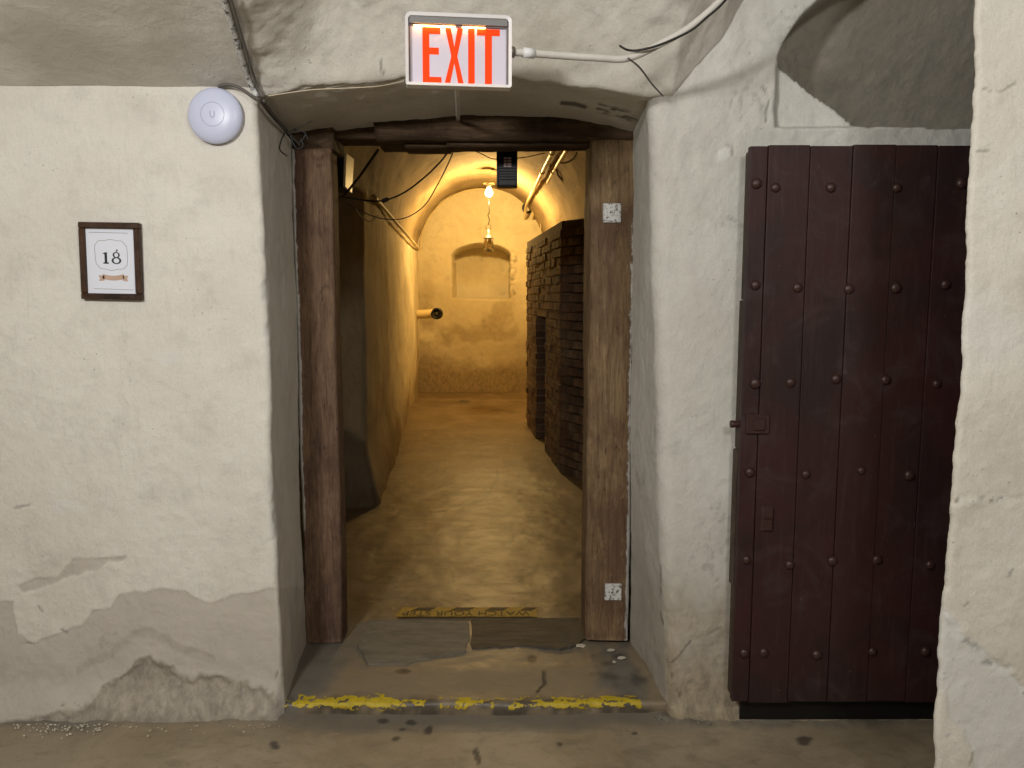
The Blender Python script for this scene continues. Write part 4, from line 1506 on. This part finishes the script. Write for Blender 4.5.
# ------------------------------------------------------------------ framed number 18
pc = at(111.5, 261.2, Y=YW - 0.016)
pic = thing('picture_frame', 'small dark wood frame with number 18 print on the left wall', 'picture frame', pc)
pic.rotation_euler = (0, math.radians(0.9), 0)
PW, PH, PB = 0.208, 0.262, 0.0205
pw, ph = PW / 2, PH / 2
for (lo, hi) in (((-pw, -.014, ph - PB), (pw, .010, ph)), ((-pw, -.014, -ph), (pw, .010, -ph + PB)), ((-pw, -.0135, -ph + PB), (-pw + PB, .010, ph - PB)), ((pw - PB, -.0135, -ph + PB), (pw, .010, ph - PB))):
    box('rail', lo, hi, MAT['frame_wood'], pic, 0.003)
paper = box('print', (-pw + PB - .002, -0.002, -ph + PB - .002), (pw - PB + .002, 0.006, ph - PB + .002), MAT['paper'], pic)
uP = PW / 59.8 * 80 / 683      # metres per pixel of the close-up the print was read from


def pp(x, y): return ((x - 352) * uP * 1.0, -(y - 393) * uP)


def ink_line(nm, pts2, r, mat, closed=True):
    bm = bmesh.new()
    n = len(pts2)
    for i in range(n if closed else n - 1):
        a = Vector((*pts2[i], 0))
        b = Vector((*pts2[(i + 1) % n], 0))
        d = (b - a).normalized()
        nn = Vector((-d.y, d.x, 0)) * r
        vs_ = [a - nn - d * r * .5, b - nn + d * r * .5, b + nn + d * r * .5, a + nn - d * r * .5]
        bm.faces.new([bm.verts.new((v.x, -0.0024, v.y)) for v in vs_])
    return bm_obj(nm, bm, mat, paper)


cart = []
for (x, y) in [(218, 262), (228, 250), (240, 232), (256, 222), (300, 222), (328, 216), (352, 212), (376, 216), (404, 222), (446, 224), (462, 236), (472, 254), (486, 266), (490, 300), (492, 345), (490, 390), (486, 428), (472, 438), (462, 452), (444, 458), (404, 460), (380, 466), (354, 472), (330, 466), (304, 460), (262, 456), (248, 444), (240, 430), (226, 420), (222, 390), (219, 345), (217, 300)]:
    cart.append(pp(x, y))
ink_line('cartouche', cart, 0.0008, MAT['ink_grey'])
ink_line('rule', [pp(175, 155), pp(500, 158)], 0.0009, MAT['ink_grey'], False)
ink_line('rule', [pp(195, 625), pp(530, 632)], 0.0007, MAT['ink_grey'], False)


def flat(nm, polys, mat, y=-0.0026):
    bm = bmesh.new()
    for pl_ in polys:
        bm.faces.new([bm.verts.new((x, y, z)) for x, z in pl_])
    return bm_obj(nm, bm, mat, paper)


flat('digit_one', [[pp(298, 322), pp(319, 318), pp(319, 408), pp(298, 408)], [pp(278, 330), pp(298, 322), pp(298, 334)], [pp(286, 404), pp(332, 404), pp(332, 415), pp(286, 415)]], MAT['ink'])
polys = []


def ringpoly(cx, cy, rx, ry, tx, ty, n=20):
    for k in range(n):
        a0, a1 = 2 * math.pi * k / n, 2 * math.pi * (k + 1) / n
        polys.append([pp(cx + rx * math.cos(a0), cy + ry * math.sin(a0)), pp(cx + rx * math.cos(a1), cy + ry * math.sin(a1)),
                      pp(cx + (rx - tx) * math.cos(a1), cy + (ry - ty) * math.sin(a1)), pp(cx + (rx - tx) * math.cos(a0), cy + (ry - ty) * math.sin(a0))])


ringpoly(397, 341, 30, 25, 13, 7)
ringpoly(397, 388, 41, 29, 17, 8)
polys.append([pp(392, 312), pp(404, 292), pp(413, 298), pp(404, 314)])
flat('digit_eight', polys, MAT['ink'])
rb = []
for k in range(13):
    t = k / 12
    rb.append((t, 497 + 14 * math.sin(math.pi * t)))
polys = []
for (t0, y0), (t1, y1) in zip(rb[:-1], rb[1:]):
    polys.append([pp(275 + 180 * t0, y0 + 4), pp(275 + 180 * t1, y1 + 4), pp(275 + 180 * t1, y1 + 44), pp(275 + 180 * t0, y0 + 44)])
polys += [[pp(238, 512), pp(290, 516), pp(290, 556), pp(240, 560), pp(254, 538)], [pp(444, 512), pp(492, 514), pp(480, 536), pp(490, 562), pp(446, 556)]]
flat('ribbon', polys, MAT['ribbon'])
ink_line('ribbon_text', [pp(336, 526), pp(352, 529), pp(396, 527)], 0.0011, MAT['ink_grey'], False)

# ------------------------------------------------------------------ floor tape "WATCH YOUR STEP", reading from the passage
ta, tb_ = at(394, 618.5, Z=ZS + 0.006), at(537, 617, Z=ZS + 0.006)
tc, td = at(402, 609, Z=ZS + 0.006), at(536, 607.5, Z=ZS + 0.006)
tape = thing('floor_tape', 'worn yellow WATCH YOUR STEP floor tape behind the threshold, lettering upside down', 'floor tape', (ta + tb_) / 2)
TW = (tb_ - ta).length
TD = ((tc + td) / 2 - (ta + tb_) / 2).length
ti = Matrix.Translation(-Vector(tape.location))
zt_ = 0.004 
bm = bmesh.new()
nseg = 40
up_, lo_ = [], []
for k in range(nseg + 1):
    x = -TW / 2 + TW * k / nseg
    lo_.append(bm.verts.new((x, random.uniform(-.004, .004), zt_ + 0.001)))
    up_.append(bm.verts.new((x + (0.02 if k == 0 else 0), TD + random.uniform(-.003, .003), zt_ + 0.001)))
for k in range(nseg):
    bm.faces.new((lo_[k], lo_[k + 1], up_[k + 1], up_[k]))
bm_obj('strip', bm, MAT['tape_yellow'], tape)
for (a, b) in ((411, 430), (450, 470), (486, 505), (521, 534)):
    x0, x1 = (a - 465.5) / 143 * TW, (b - 465.5) / 143 * TW
    bm = bmesh.new()
    bm.faces.new([bm.verts.new(v) for v in ((x0 - 0.01, TD * .60, zt_ + .0022), (x1 - 0.012, TD * .60, zt_ + .0022), (x1 + .02, TD * .96, zt_ + .0022), (x0 + .022, TD * .96, zt_ + .0022))])
    bm_obj('hazard_bar', bm, MAT['tape_black'], tape)
fc = bpy.data.curves.new('lettering', 'FONT')
fc.body = 'WATCH YOUR STEP'
fc.align_x = 'CENTER'
fc.size = 1.0
fo = bpy.data.objects.new('lettering_curve', fc)
C.objects.link(fo)
bpy.context.view_layer.update()
dg = bpy.context.evaluated_depsgraph_get()
tm = bpy.data.meshes.new_from_object(fo.evaluated_get(dg))
bpy.data.objects.remove(fo)
co = np.zeros(len(tm.vertices) * 3)
tm.vertices.foreach_get('co', co)
co = co.reshape(-1, 3)
wd = co[:, 0].max() - co[:, 0].min()
ht = co[:, 1].max() - co[:, 1].min()
mn = co.min(0)
co2 = np.zeros_like(co)
co2[:, 0] = -(co[:, 0] - mn[0] - wd / 2) / wd * TW * 0.90
co2[:, 1] = TD * 0.56 - (co[:, 1] - mn[1]) / ht * TD * 0.46
co2[:, 2] = zt_ + 0.0024
tm.vertices.foreach_set('co', co2.reshape(-1).astype(np.float32))
tm.update()
tm.materials.clear()
link('lettering', tm, tape, MAT['tape_black'])

# ------------------------------------------------------------------ things in the passage
# black slotted box hanging under the lintel
hc = at(507, 168.5, Y=3.46)
heat = thing('slotted_box', 'small black slotted box hanging from the lintel', 'heater', hc)
u = 3.46 / F
w2, h2 = 10.2 * u, 17.0 * u
box('body', (-w2, 0.004, -h2), (w2, 0.085, h2), MAT['black_metal'], heat, 0.008, 2)
box('neck', (-w2 * .55, 0.02, h2 - 0.002), (w2 * .55, 0.07, h2 + 0.035), MAT['black_metal'], heat, 0.004)
MAT['glow'] = simple('painted_pink_glow', srgb(240, 206, 200), 0.3)
box('pink_glow_panel', (-w2 * .30, -0.0005, h2 * .10), (w2 * .42, 0.005, h2 * .62), MAT['glow'], heat)  # pinkish light between the slats, put in as a pale pink panel
for k in range(10):
    z = h2 * 0.80 - k * h2 * 0.155
    box('slat', (-w2 * .88, -0.006, z - 0.0014), (w2 * .88, 0.005, z + 0.0014), MAT['black_metal'], heat)
for s in (-1, 1):
    box('edge_bar', (s * w2 * .93 - 0.003, -0.009, -h2 * .97), (s * w2 * .93 + 0.003, 0.006, h2 * .97), MAT['black_metal'], heat)
box('divider', (-0.002, -0.009, -h2 * .7), (0.001, -0.004, h2 * .85), MAT['black_metal'], heat)

# bulb
LY = 10.3
bc = at(489, 192, Y=LY)
lamp = thing('bulb_lamp', 'bare glowing light bulb in a ceiling holder in the passage', 'lamp', bc)
MAT['bulb'] = emis('bulb_glass', (1.0, 0.80, 0.42), 22.0)
lathe('bulb', [(0, -0.062), (0.025, -0.057), (0.044, -0.040), (0.052, -0.015), (0.046, 0.012), (0.030, 0.040), (0.022, 0.062), (0, 0.062)], MAT['bulb'], lamp, 20)
lathe('holder', [(0.0, 0.058), (0.026, 0.058), (0.028, 0.085), (0.07, 0.10), (0.075, 0.115), (0.04, 0.125), (0, 0.125)], MAT['pipe'], lamp, 20)
bl = bpy.data.lights.new('bulb_light', 'POINT')
bl.energy = 165
bl.color = (1.0, 0.66, 0.24)
bl.shadow_soft_size = 0.05
blo = bpy.data.objects.new('bulb_light', bl)
blo.location = (0, 0, -0.115)
blo.parent = lamp
C.objects.link(blo)

# hanging lantern below the bulb
lc = at(488.5, 243, Y=LY - 0.02)
lan = thing('hanging_lantern', 'small glass lantern on a wire hook below the bulb', 'lantern', lc)
uu = LY / F
tube('hook_wire', [(0.004, 0.02, 0.56), (0.010, 0.0, 0.40), (-0.006, 0, 0.36), (0.012, 0, 0.30), (0.0, 0, 0.24)], 0.006, MAT['black_metal'], lan, 6, 6)
bm = bmesh.new()
tube_bm(bm, [Vector((0.035 * math.sin(a), 0, 0.205 + 0.035 * math.cos(a))) for a in np.linspace(0, 2 * math.pi, 17)], 0.006, 6, False)
bm_obj('ring', bm, MAT['galv'], lan, True)
lathe('cap', [(0.0, 0.175), (0.014, 0.172), (0.030, 0.12), (0.055, 0.075), (0.066, 0.065), (0.066, 0.055), (0, 0.055)], MAT['galv'], lan, 20)
gm = NT('lantern_glass')
MAT['lantern_glass'] = gm.done(srgb(190, 170, 130), 0.15, None, Transmission_Weight=0.75, IOR=1.1)
lathe('globe', [(0.050, 0.055), (0.058, 0.0), (0.054, -0.075), (0, -0.075)], MAT['lantern_glass'], lan, 20)
lathe('base', [(0.0, -0.06), (0.060, -0.06), (0.064, -0.085), (0.064, -0.115), (0.0, -0.115)], MAT['galv'], lan, 20)
for k in range(6):
    a = math.pi / 3 * k + 0.3
    tube('cage_bar', [(0.062 * math.cos(a), 0.062 * math.sin(a), 0.06), (0.063 * math.cos(a), 0.063 * math.sin(a), -0.08)], 0.004, MAT['galv'], lan, 5, 0)

# pipes along the right of the vault
def pipe_run(xo, zo, y0, label):
    xx = lambda Y: 0.255 + xo + 0.0405 * (12.0 - Y)
    z = 2.925 + zo
    pts_ = [(xx(y0), y0 - 0.01, z + 0.12), (xx(y0), y0, z + 0.04), (xx(y0 + .06), y0 + 0.06, z), (xx(8.2), 8.2, z), (xx(9.6), 9.6, z - 0.005), (xx(11.2), 11.2, z), (xx(11.75), 11.75, z - 0.03), (xx(11.85), 11.9, z - 0.12), (xx(11.9), 12.02, z - 0.16)]
    r = thing('service_pipe', label, 'pipe', (xx(9), 9, z), 'service pipes under the vault')
    wchild(tube('pipe', pts_, 0.021, MAT['pipe'], r, 10, 6), r)
    for Y in (y0 + 0.12, 8.6, 10.2):
        wchild(tube('coupling', [(xx(Y), Y, z), (xx(Y + .07), Y + .07, z)], 0.029, MAT['pipe'], r, 10, 0), r)
    wchild(tube('elbow', [(xx(y0), y0 - 0.01, z + 0.10), (xx(y0), y0 + 0.0, z + 0.035), (xx(y0 + .08), y0 + 0.08, z)], 0.027, MAT['sign_white'], r, 10, 4), r)
    return r


pipe_run(-0.060, -0.01, 7.35, 'left one of two cream pipes running under the vault')
pipe_run(0.060, -0.01, 7.05, 'right one of two cream pipes running under the vault')
hc2 = at(527.5, 208, Y=YB - 0.02)
fl_ = lathe('wall_flange', [(0.055, 0.012), (0.075, 0.02), (0.085, 0.01), (0.085, -0.01), (0.05, -0.01), (0.05, 0.012)], MAT['black_metal'], None, 24, Matrix.Translation(hc2) @ MR)
tag(fl_, 'dark round pipe flange on the end wall below the pipes', 'flange')
bk = thing('pipe_bracket', 'cream bracket beside the pipe ends on the end wall', 'bracket', at(540, 208, Y=11.7))
wchild(tube('arm', [at(531, 207, Y=11.7), at(545, 208, Y=11.7)], 0.018, MAT['pipe'], bk, 8, 0), bk)
wchild(tube('brace', [at(535, 196, Y=11.7), at(545, 208, Y=11.7)], 0.012, MAT['pipe'], bk, 8, 0), bk)
tag(tube('pipe_wire', [at(541, 210, Y=11.75), at(540.5, 218, Y=11.75), at(541, 229, Y=11.75)], 0.010, MAT['cable_beige'], None), 'cream wire hanging down the end wall under the bracket', 'wire')
ov = at(565, 191, Y=9.0)
op = lathe('wall_plate', [(0.0, 0.02), (0.05, 0.016), (0.06, 0.0), (0, 0)], MAT['sign_white'], None, 20, Matrix.Translation((ov.x + 0.02, ov.y + 0.25, ov.z)) @ Matrix.Rotation(-math.pi / 2, 4, 'Y') @ Matrix.Scale(2.2, 4, (1, 0, 0)))
tag(op, 'pale oval cover plate on the right passage wall', 'cover plate')

# vent pipe on the left by the end wall
vp = thing('vent_pipe', 'short pale pipe with an open round end beside the end wall', 'pipe', at(420, 314, Y=11.3))
wchild(tube('pipe', [at(414, 314.5, Y=11.3), at(424, 314.2, Y=11.3), at(434, 313.6, Y=11.3)], 0.066, MAT['pipe'], vp, 16, 3), vp)
e = at(437, 313.6, Y=11.26)
wchild(lathe('rim', [(0.055, -0.03), (0.055, 0.07), (0.078, 0.075), (0.084, 0.06), (0.084, -0.08), (0.0, -0.08)], MAT['black_metal'], vp, 24, Matrix.Translation(e) @ MR), vp)
wchild(lathe('cap', [(0.0, 0.012), (0.055, 0.012), (0.055, 0.0)], MAT['galv'], vp, 20, Matrix.Translation(e) @ MR), vp)

# box panel hung high on the left inside the passage
bx = thing('wall_box', 'black box panel with pale face high on the left inside the passage', 'panel', at(346, 171, X=-0.86))
f0, f1, f2, f3 = at(346.5, 153.5, X=-0.86), at(354, 159, X=-0.86), at(352, 193, X=-0.87), at(345.5, 186.5, X=-0.87)
bm = bmesh.new()
off = Vector((-0.012, 0, 0))
front_v = [bm.verts.new(p) for p in (f0, f1, f2, f3)]
back_v = [bm.verts.new(p + off) for p in (f0, f1, f2, f3)]
bm.faces.new(front_v)
bm.faces.new(back_v[::-1])
for k in range(4):
    bm.faces.new((front_v[k], back_v[k], back_v[(k + 1) % 4], front_v[(k + 1) % 4]))
wchild(bm_obj('face_panel', bm, MAT['sign_white'], bx), bx)
bm = bmesh.new()
b0 = [p + off * 1.02 for p in (f0, f1, f2, f3)]
b1 = [p + Vector((-0.12, 0.0, 0)) for p in b0]
fa = [bm.verts.new(p) for p in b0]
fb = [bm.verts.new(p) for p in b1]
bm.faces.new(fa)
bm.faces.new(fb[::-1])
for k in range(4):
    bm.faces.new((fa[k], fb[k], fb[(k + 1) % 4], fa[(k + 1) % 4]))
wchild(bm_obj('housing', bm, MAT['black_metal'], bx), bx)
# cables inside the passage
tag(tube('black_cable', [at(333, 196, Y=3.75), at(350, 198, Y=3.8), at(370, 201, Y=3.85), at(386, 200, Y=3.9), at(405, 192, Y=3.85), at(426, 176, Y=3.7), at(442, 160, Y=3.5), at(449, 150, Y=3.42)], 0.0042, MAT['cable_black'], None), 'black cable sagging across the upper left of the passage', 'cable')
p0, p1 = at(382.5, 201, Y=3.88), at(388, 199.2, Y=3.89)
tag(tube('cable_connector', [p0, p1], [0.010, 0.011], MAT['cable_black'], None, 8, 0), 'small black connector on the sagging black cable', 'connector')
tag(tube('brown_cable', [at(346, 203, Y=4.0), at(365, 213, Y=4.1), at(384, 219, Y=4.2), at(405, 218, Y=4.2), at(424, 206, Y=4.1), at(438, 184, Y=3.9), at(448, 164, Y=3.6), at(454, 150, Y=3.43)], 0.003, MAT['cable_grey'], None), 'thin brown cable drooping below the black cable', 'cable')
tag(tube('diagonal_rod', [at(343, 197, Y=4.0), at(360, 176, Y=3.8), at(378, 150, Y=3.5)], 0.0062, MAT['cable_black'], None, sub=0), 'straight black cable rising diagonally behind the pale box panel', 'cable')
tag(tube('short_wire', [at(356, 208, Y=4.0), at(361, 216, Y=4.0), at(369, 221.5, Y=4.0), at(375, 218, Y=4.0), at(378, 215, Y=4.0)], 0.0032, MAT['cable_white'], None), 'short pale wire loop under the black cable', 'wire')
tag(tube('lintel_wire', [at(472, 150, Y=3.5), at(482, 154, Y=3.55), at(494, 159, Y=3.6), at(520, 158, Y=3.7), at(545, 153, Y=3.9)], 0.0022, MAT['cable_black'], None), 'thin dark wire slung behind the slotted box', 'wire')
tag(tube('white_loop_wire', [at(560, 163, Y=6.6), at(568, 162, Y=6.6), at(574, 158, Y=6.6), at(577, 152, Y=6.6)], 0.007, MAT['cable_white'], None), 'pale curved wire near the pipe tops', 'wire')
tag(tube('pipe_cable', [at(556, 168, Y=8.3), at(558, 175, Y=8.35), at(562, 180, Y=8.4), at(566, 187, Y=8.5)], 0.009, MAT['cable_black'], None), 'dark cable dropping from the pipes to the oval plate', 'cable')
# painted cable that follows the springing and then the arch of the end wall
pts_ = [at(336, 197, Y=4.3)]
spr = []
for k in range(8):
    Y = 5.6 + (11.6 - 5.6) * k / 7
    spr.append(Vector((hall_cx(Y) - HW + 0.055, Y, ZSP + 0.02)))
arcp = []
for k in range(1, 12):
    a = math.pi - math.radians(4 + 8.6 * k)
    arcp.append(Vector((hall_cx(11.85) + (HW - 0.05) * math.cos(a), 11.85, ZSP + (RISE - 0.05) * math.sin(a))))
tag(tube('ceiling_cable', spr + [Vector((hall_cx(11.85) - HW + 0.06, 11.82, ZSP + 0.05))] + arcp, 0.015, MAT['cable_beige'], None, 6, 4), 'painted cable along the spring of the vault and over the end wall', 'cable')

# ------------------------------------------------------------------ crumbs of plaster along the wall foot and the threshold
bm = bmesh.new()
def crumb(p, s):
    r = bmesh.ops.create_icosphere(bm, subdivisions=1, radius=s)
    for v in r['verts']:
        v.co = Vector((v.co.x * random.uniform(.6, 1.3), v.co.y * random.uniform(.6, 1.3), v.co.z * random.uniform(.4, .8))) + p
for k in range(130):
    x = random.uniform(10, 285)
    if random.random() < 0.55: x = random.uniform(15, 100)
    p = at(x, 724 + abs(random.gauss(0, 5)), Z=0.012)
    crumb(p, random.choice((0.002, 0.0025, 0.003, 0.0045)))
cr = bm_obj('plaster_crumbs', bm, MAT['crumb'])
tag(cr, 'crumbs of fallen plaster along the foot of the left wall', 'crumbs', kind='stuff')
bm = bmesh.new()
for k in range(110):
    p = at(random.triangular(652, 745, 665), 716 + abs(random.gauss(0, 3.5)), Z=0.008)
    crumb(p, random.choice((0.003, 0.004, 0.006, 0.009)))
for k in range(26):
    p = at(random.uniform(560, 640), random.uniform(640, 662), Z=ZS + 0.003)
    crumb(p, random.choice((0.0015, 0.002, 0.003)))
cr = bm_obj('rubble_crumbs', bm, MAT['rubble'])
tag(cr, 'grey rubble crumbs at the foot of the right wall and post', 'crumbs', kind='stuff')
for (x, y, s, fl_label) in ((581, 646, .016, 'largest white plaster flake, on the step left of the right post'), (611, 650, .013, 'white plaster flake on the step just under the right post'), (621, 658, .012, 'white plaster flake nearest the right reveal on the step'), (614, 662, .007, 'tiniest white plaster flake on the step, below the right post')):
    p = at(x, y, Z=ZS + 0.006)
    bm = bmesh.new()
    n = 7
    vs_ = [bm.verts.new((p.x + s * 1.5 * random.uniform(.5, 1.2) * math.cos(2 * math.pi * k / n), p.y + s * 1.1 * random.uniform(.6, 1.2) * math.sin(2 * math.pi * k / n), p.z + random.uniform(0.001, .004))) for k in range(n)]
    bv = [bm.verts.new(v.co - Vector((0, 0, 0.003))) for v in vs_]
    bm.faces.new(vs_)
    for k in range(n):
        bm.faces.new((vs_[k], bv[k], bv[(k + 1) % n], vs_[(k + 1) % n]))
    o = bm_obj('plaster_flake', bm, MAT['crumb'])
    tag(o, fl_label, 'plaster flake', 'white flakes on the step')
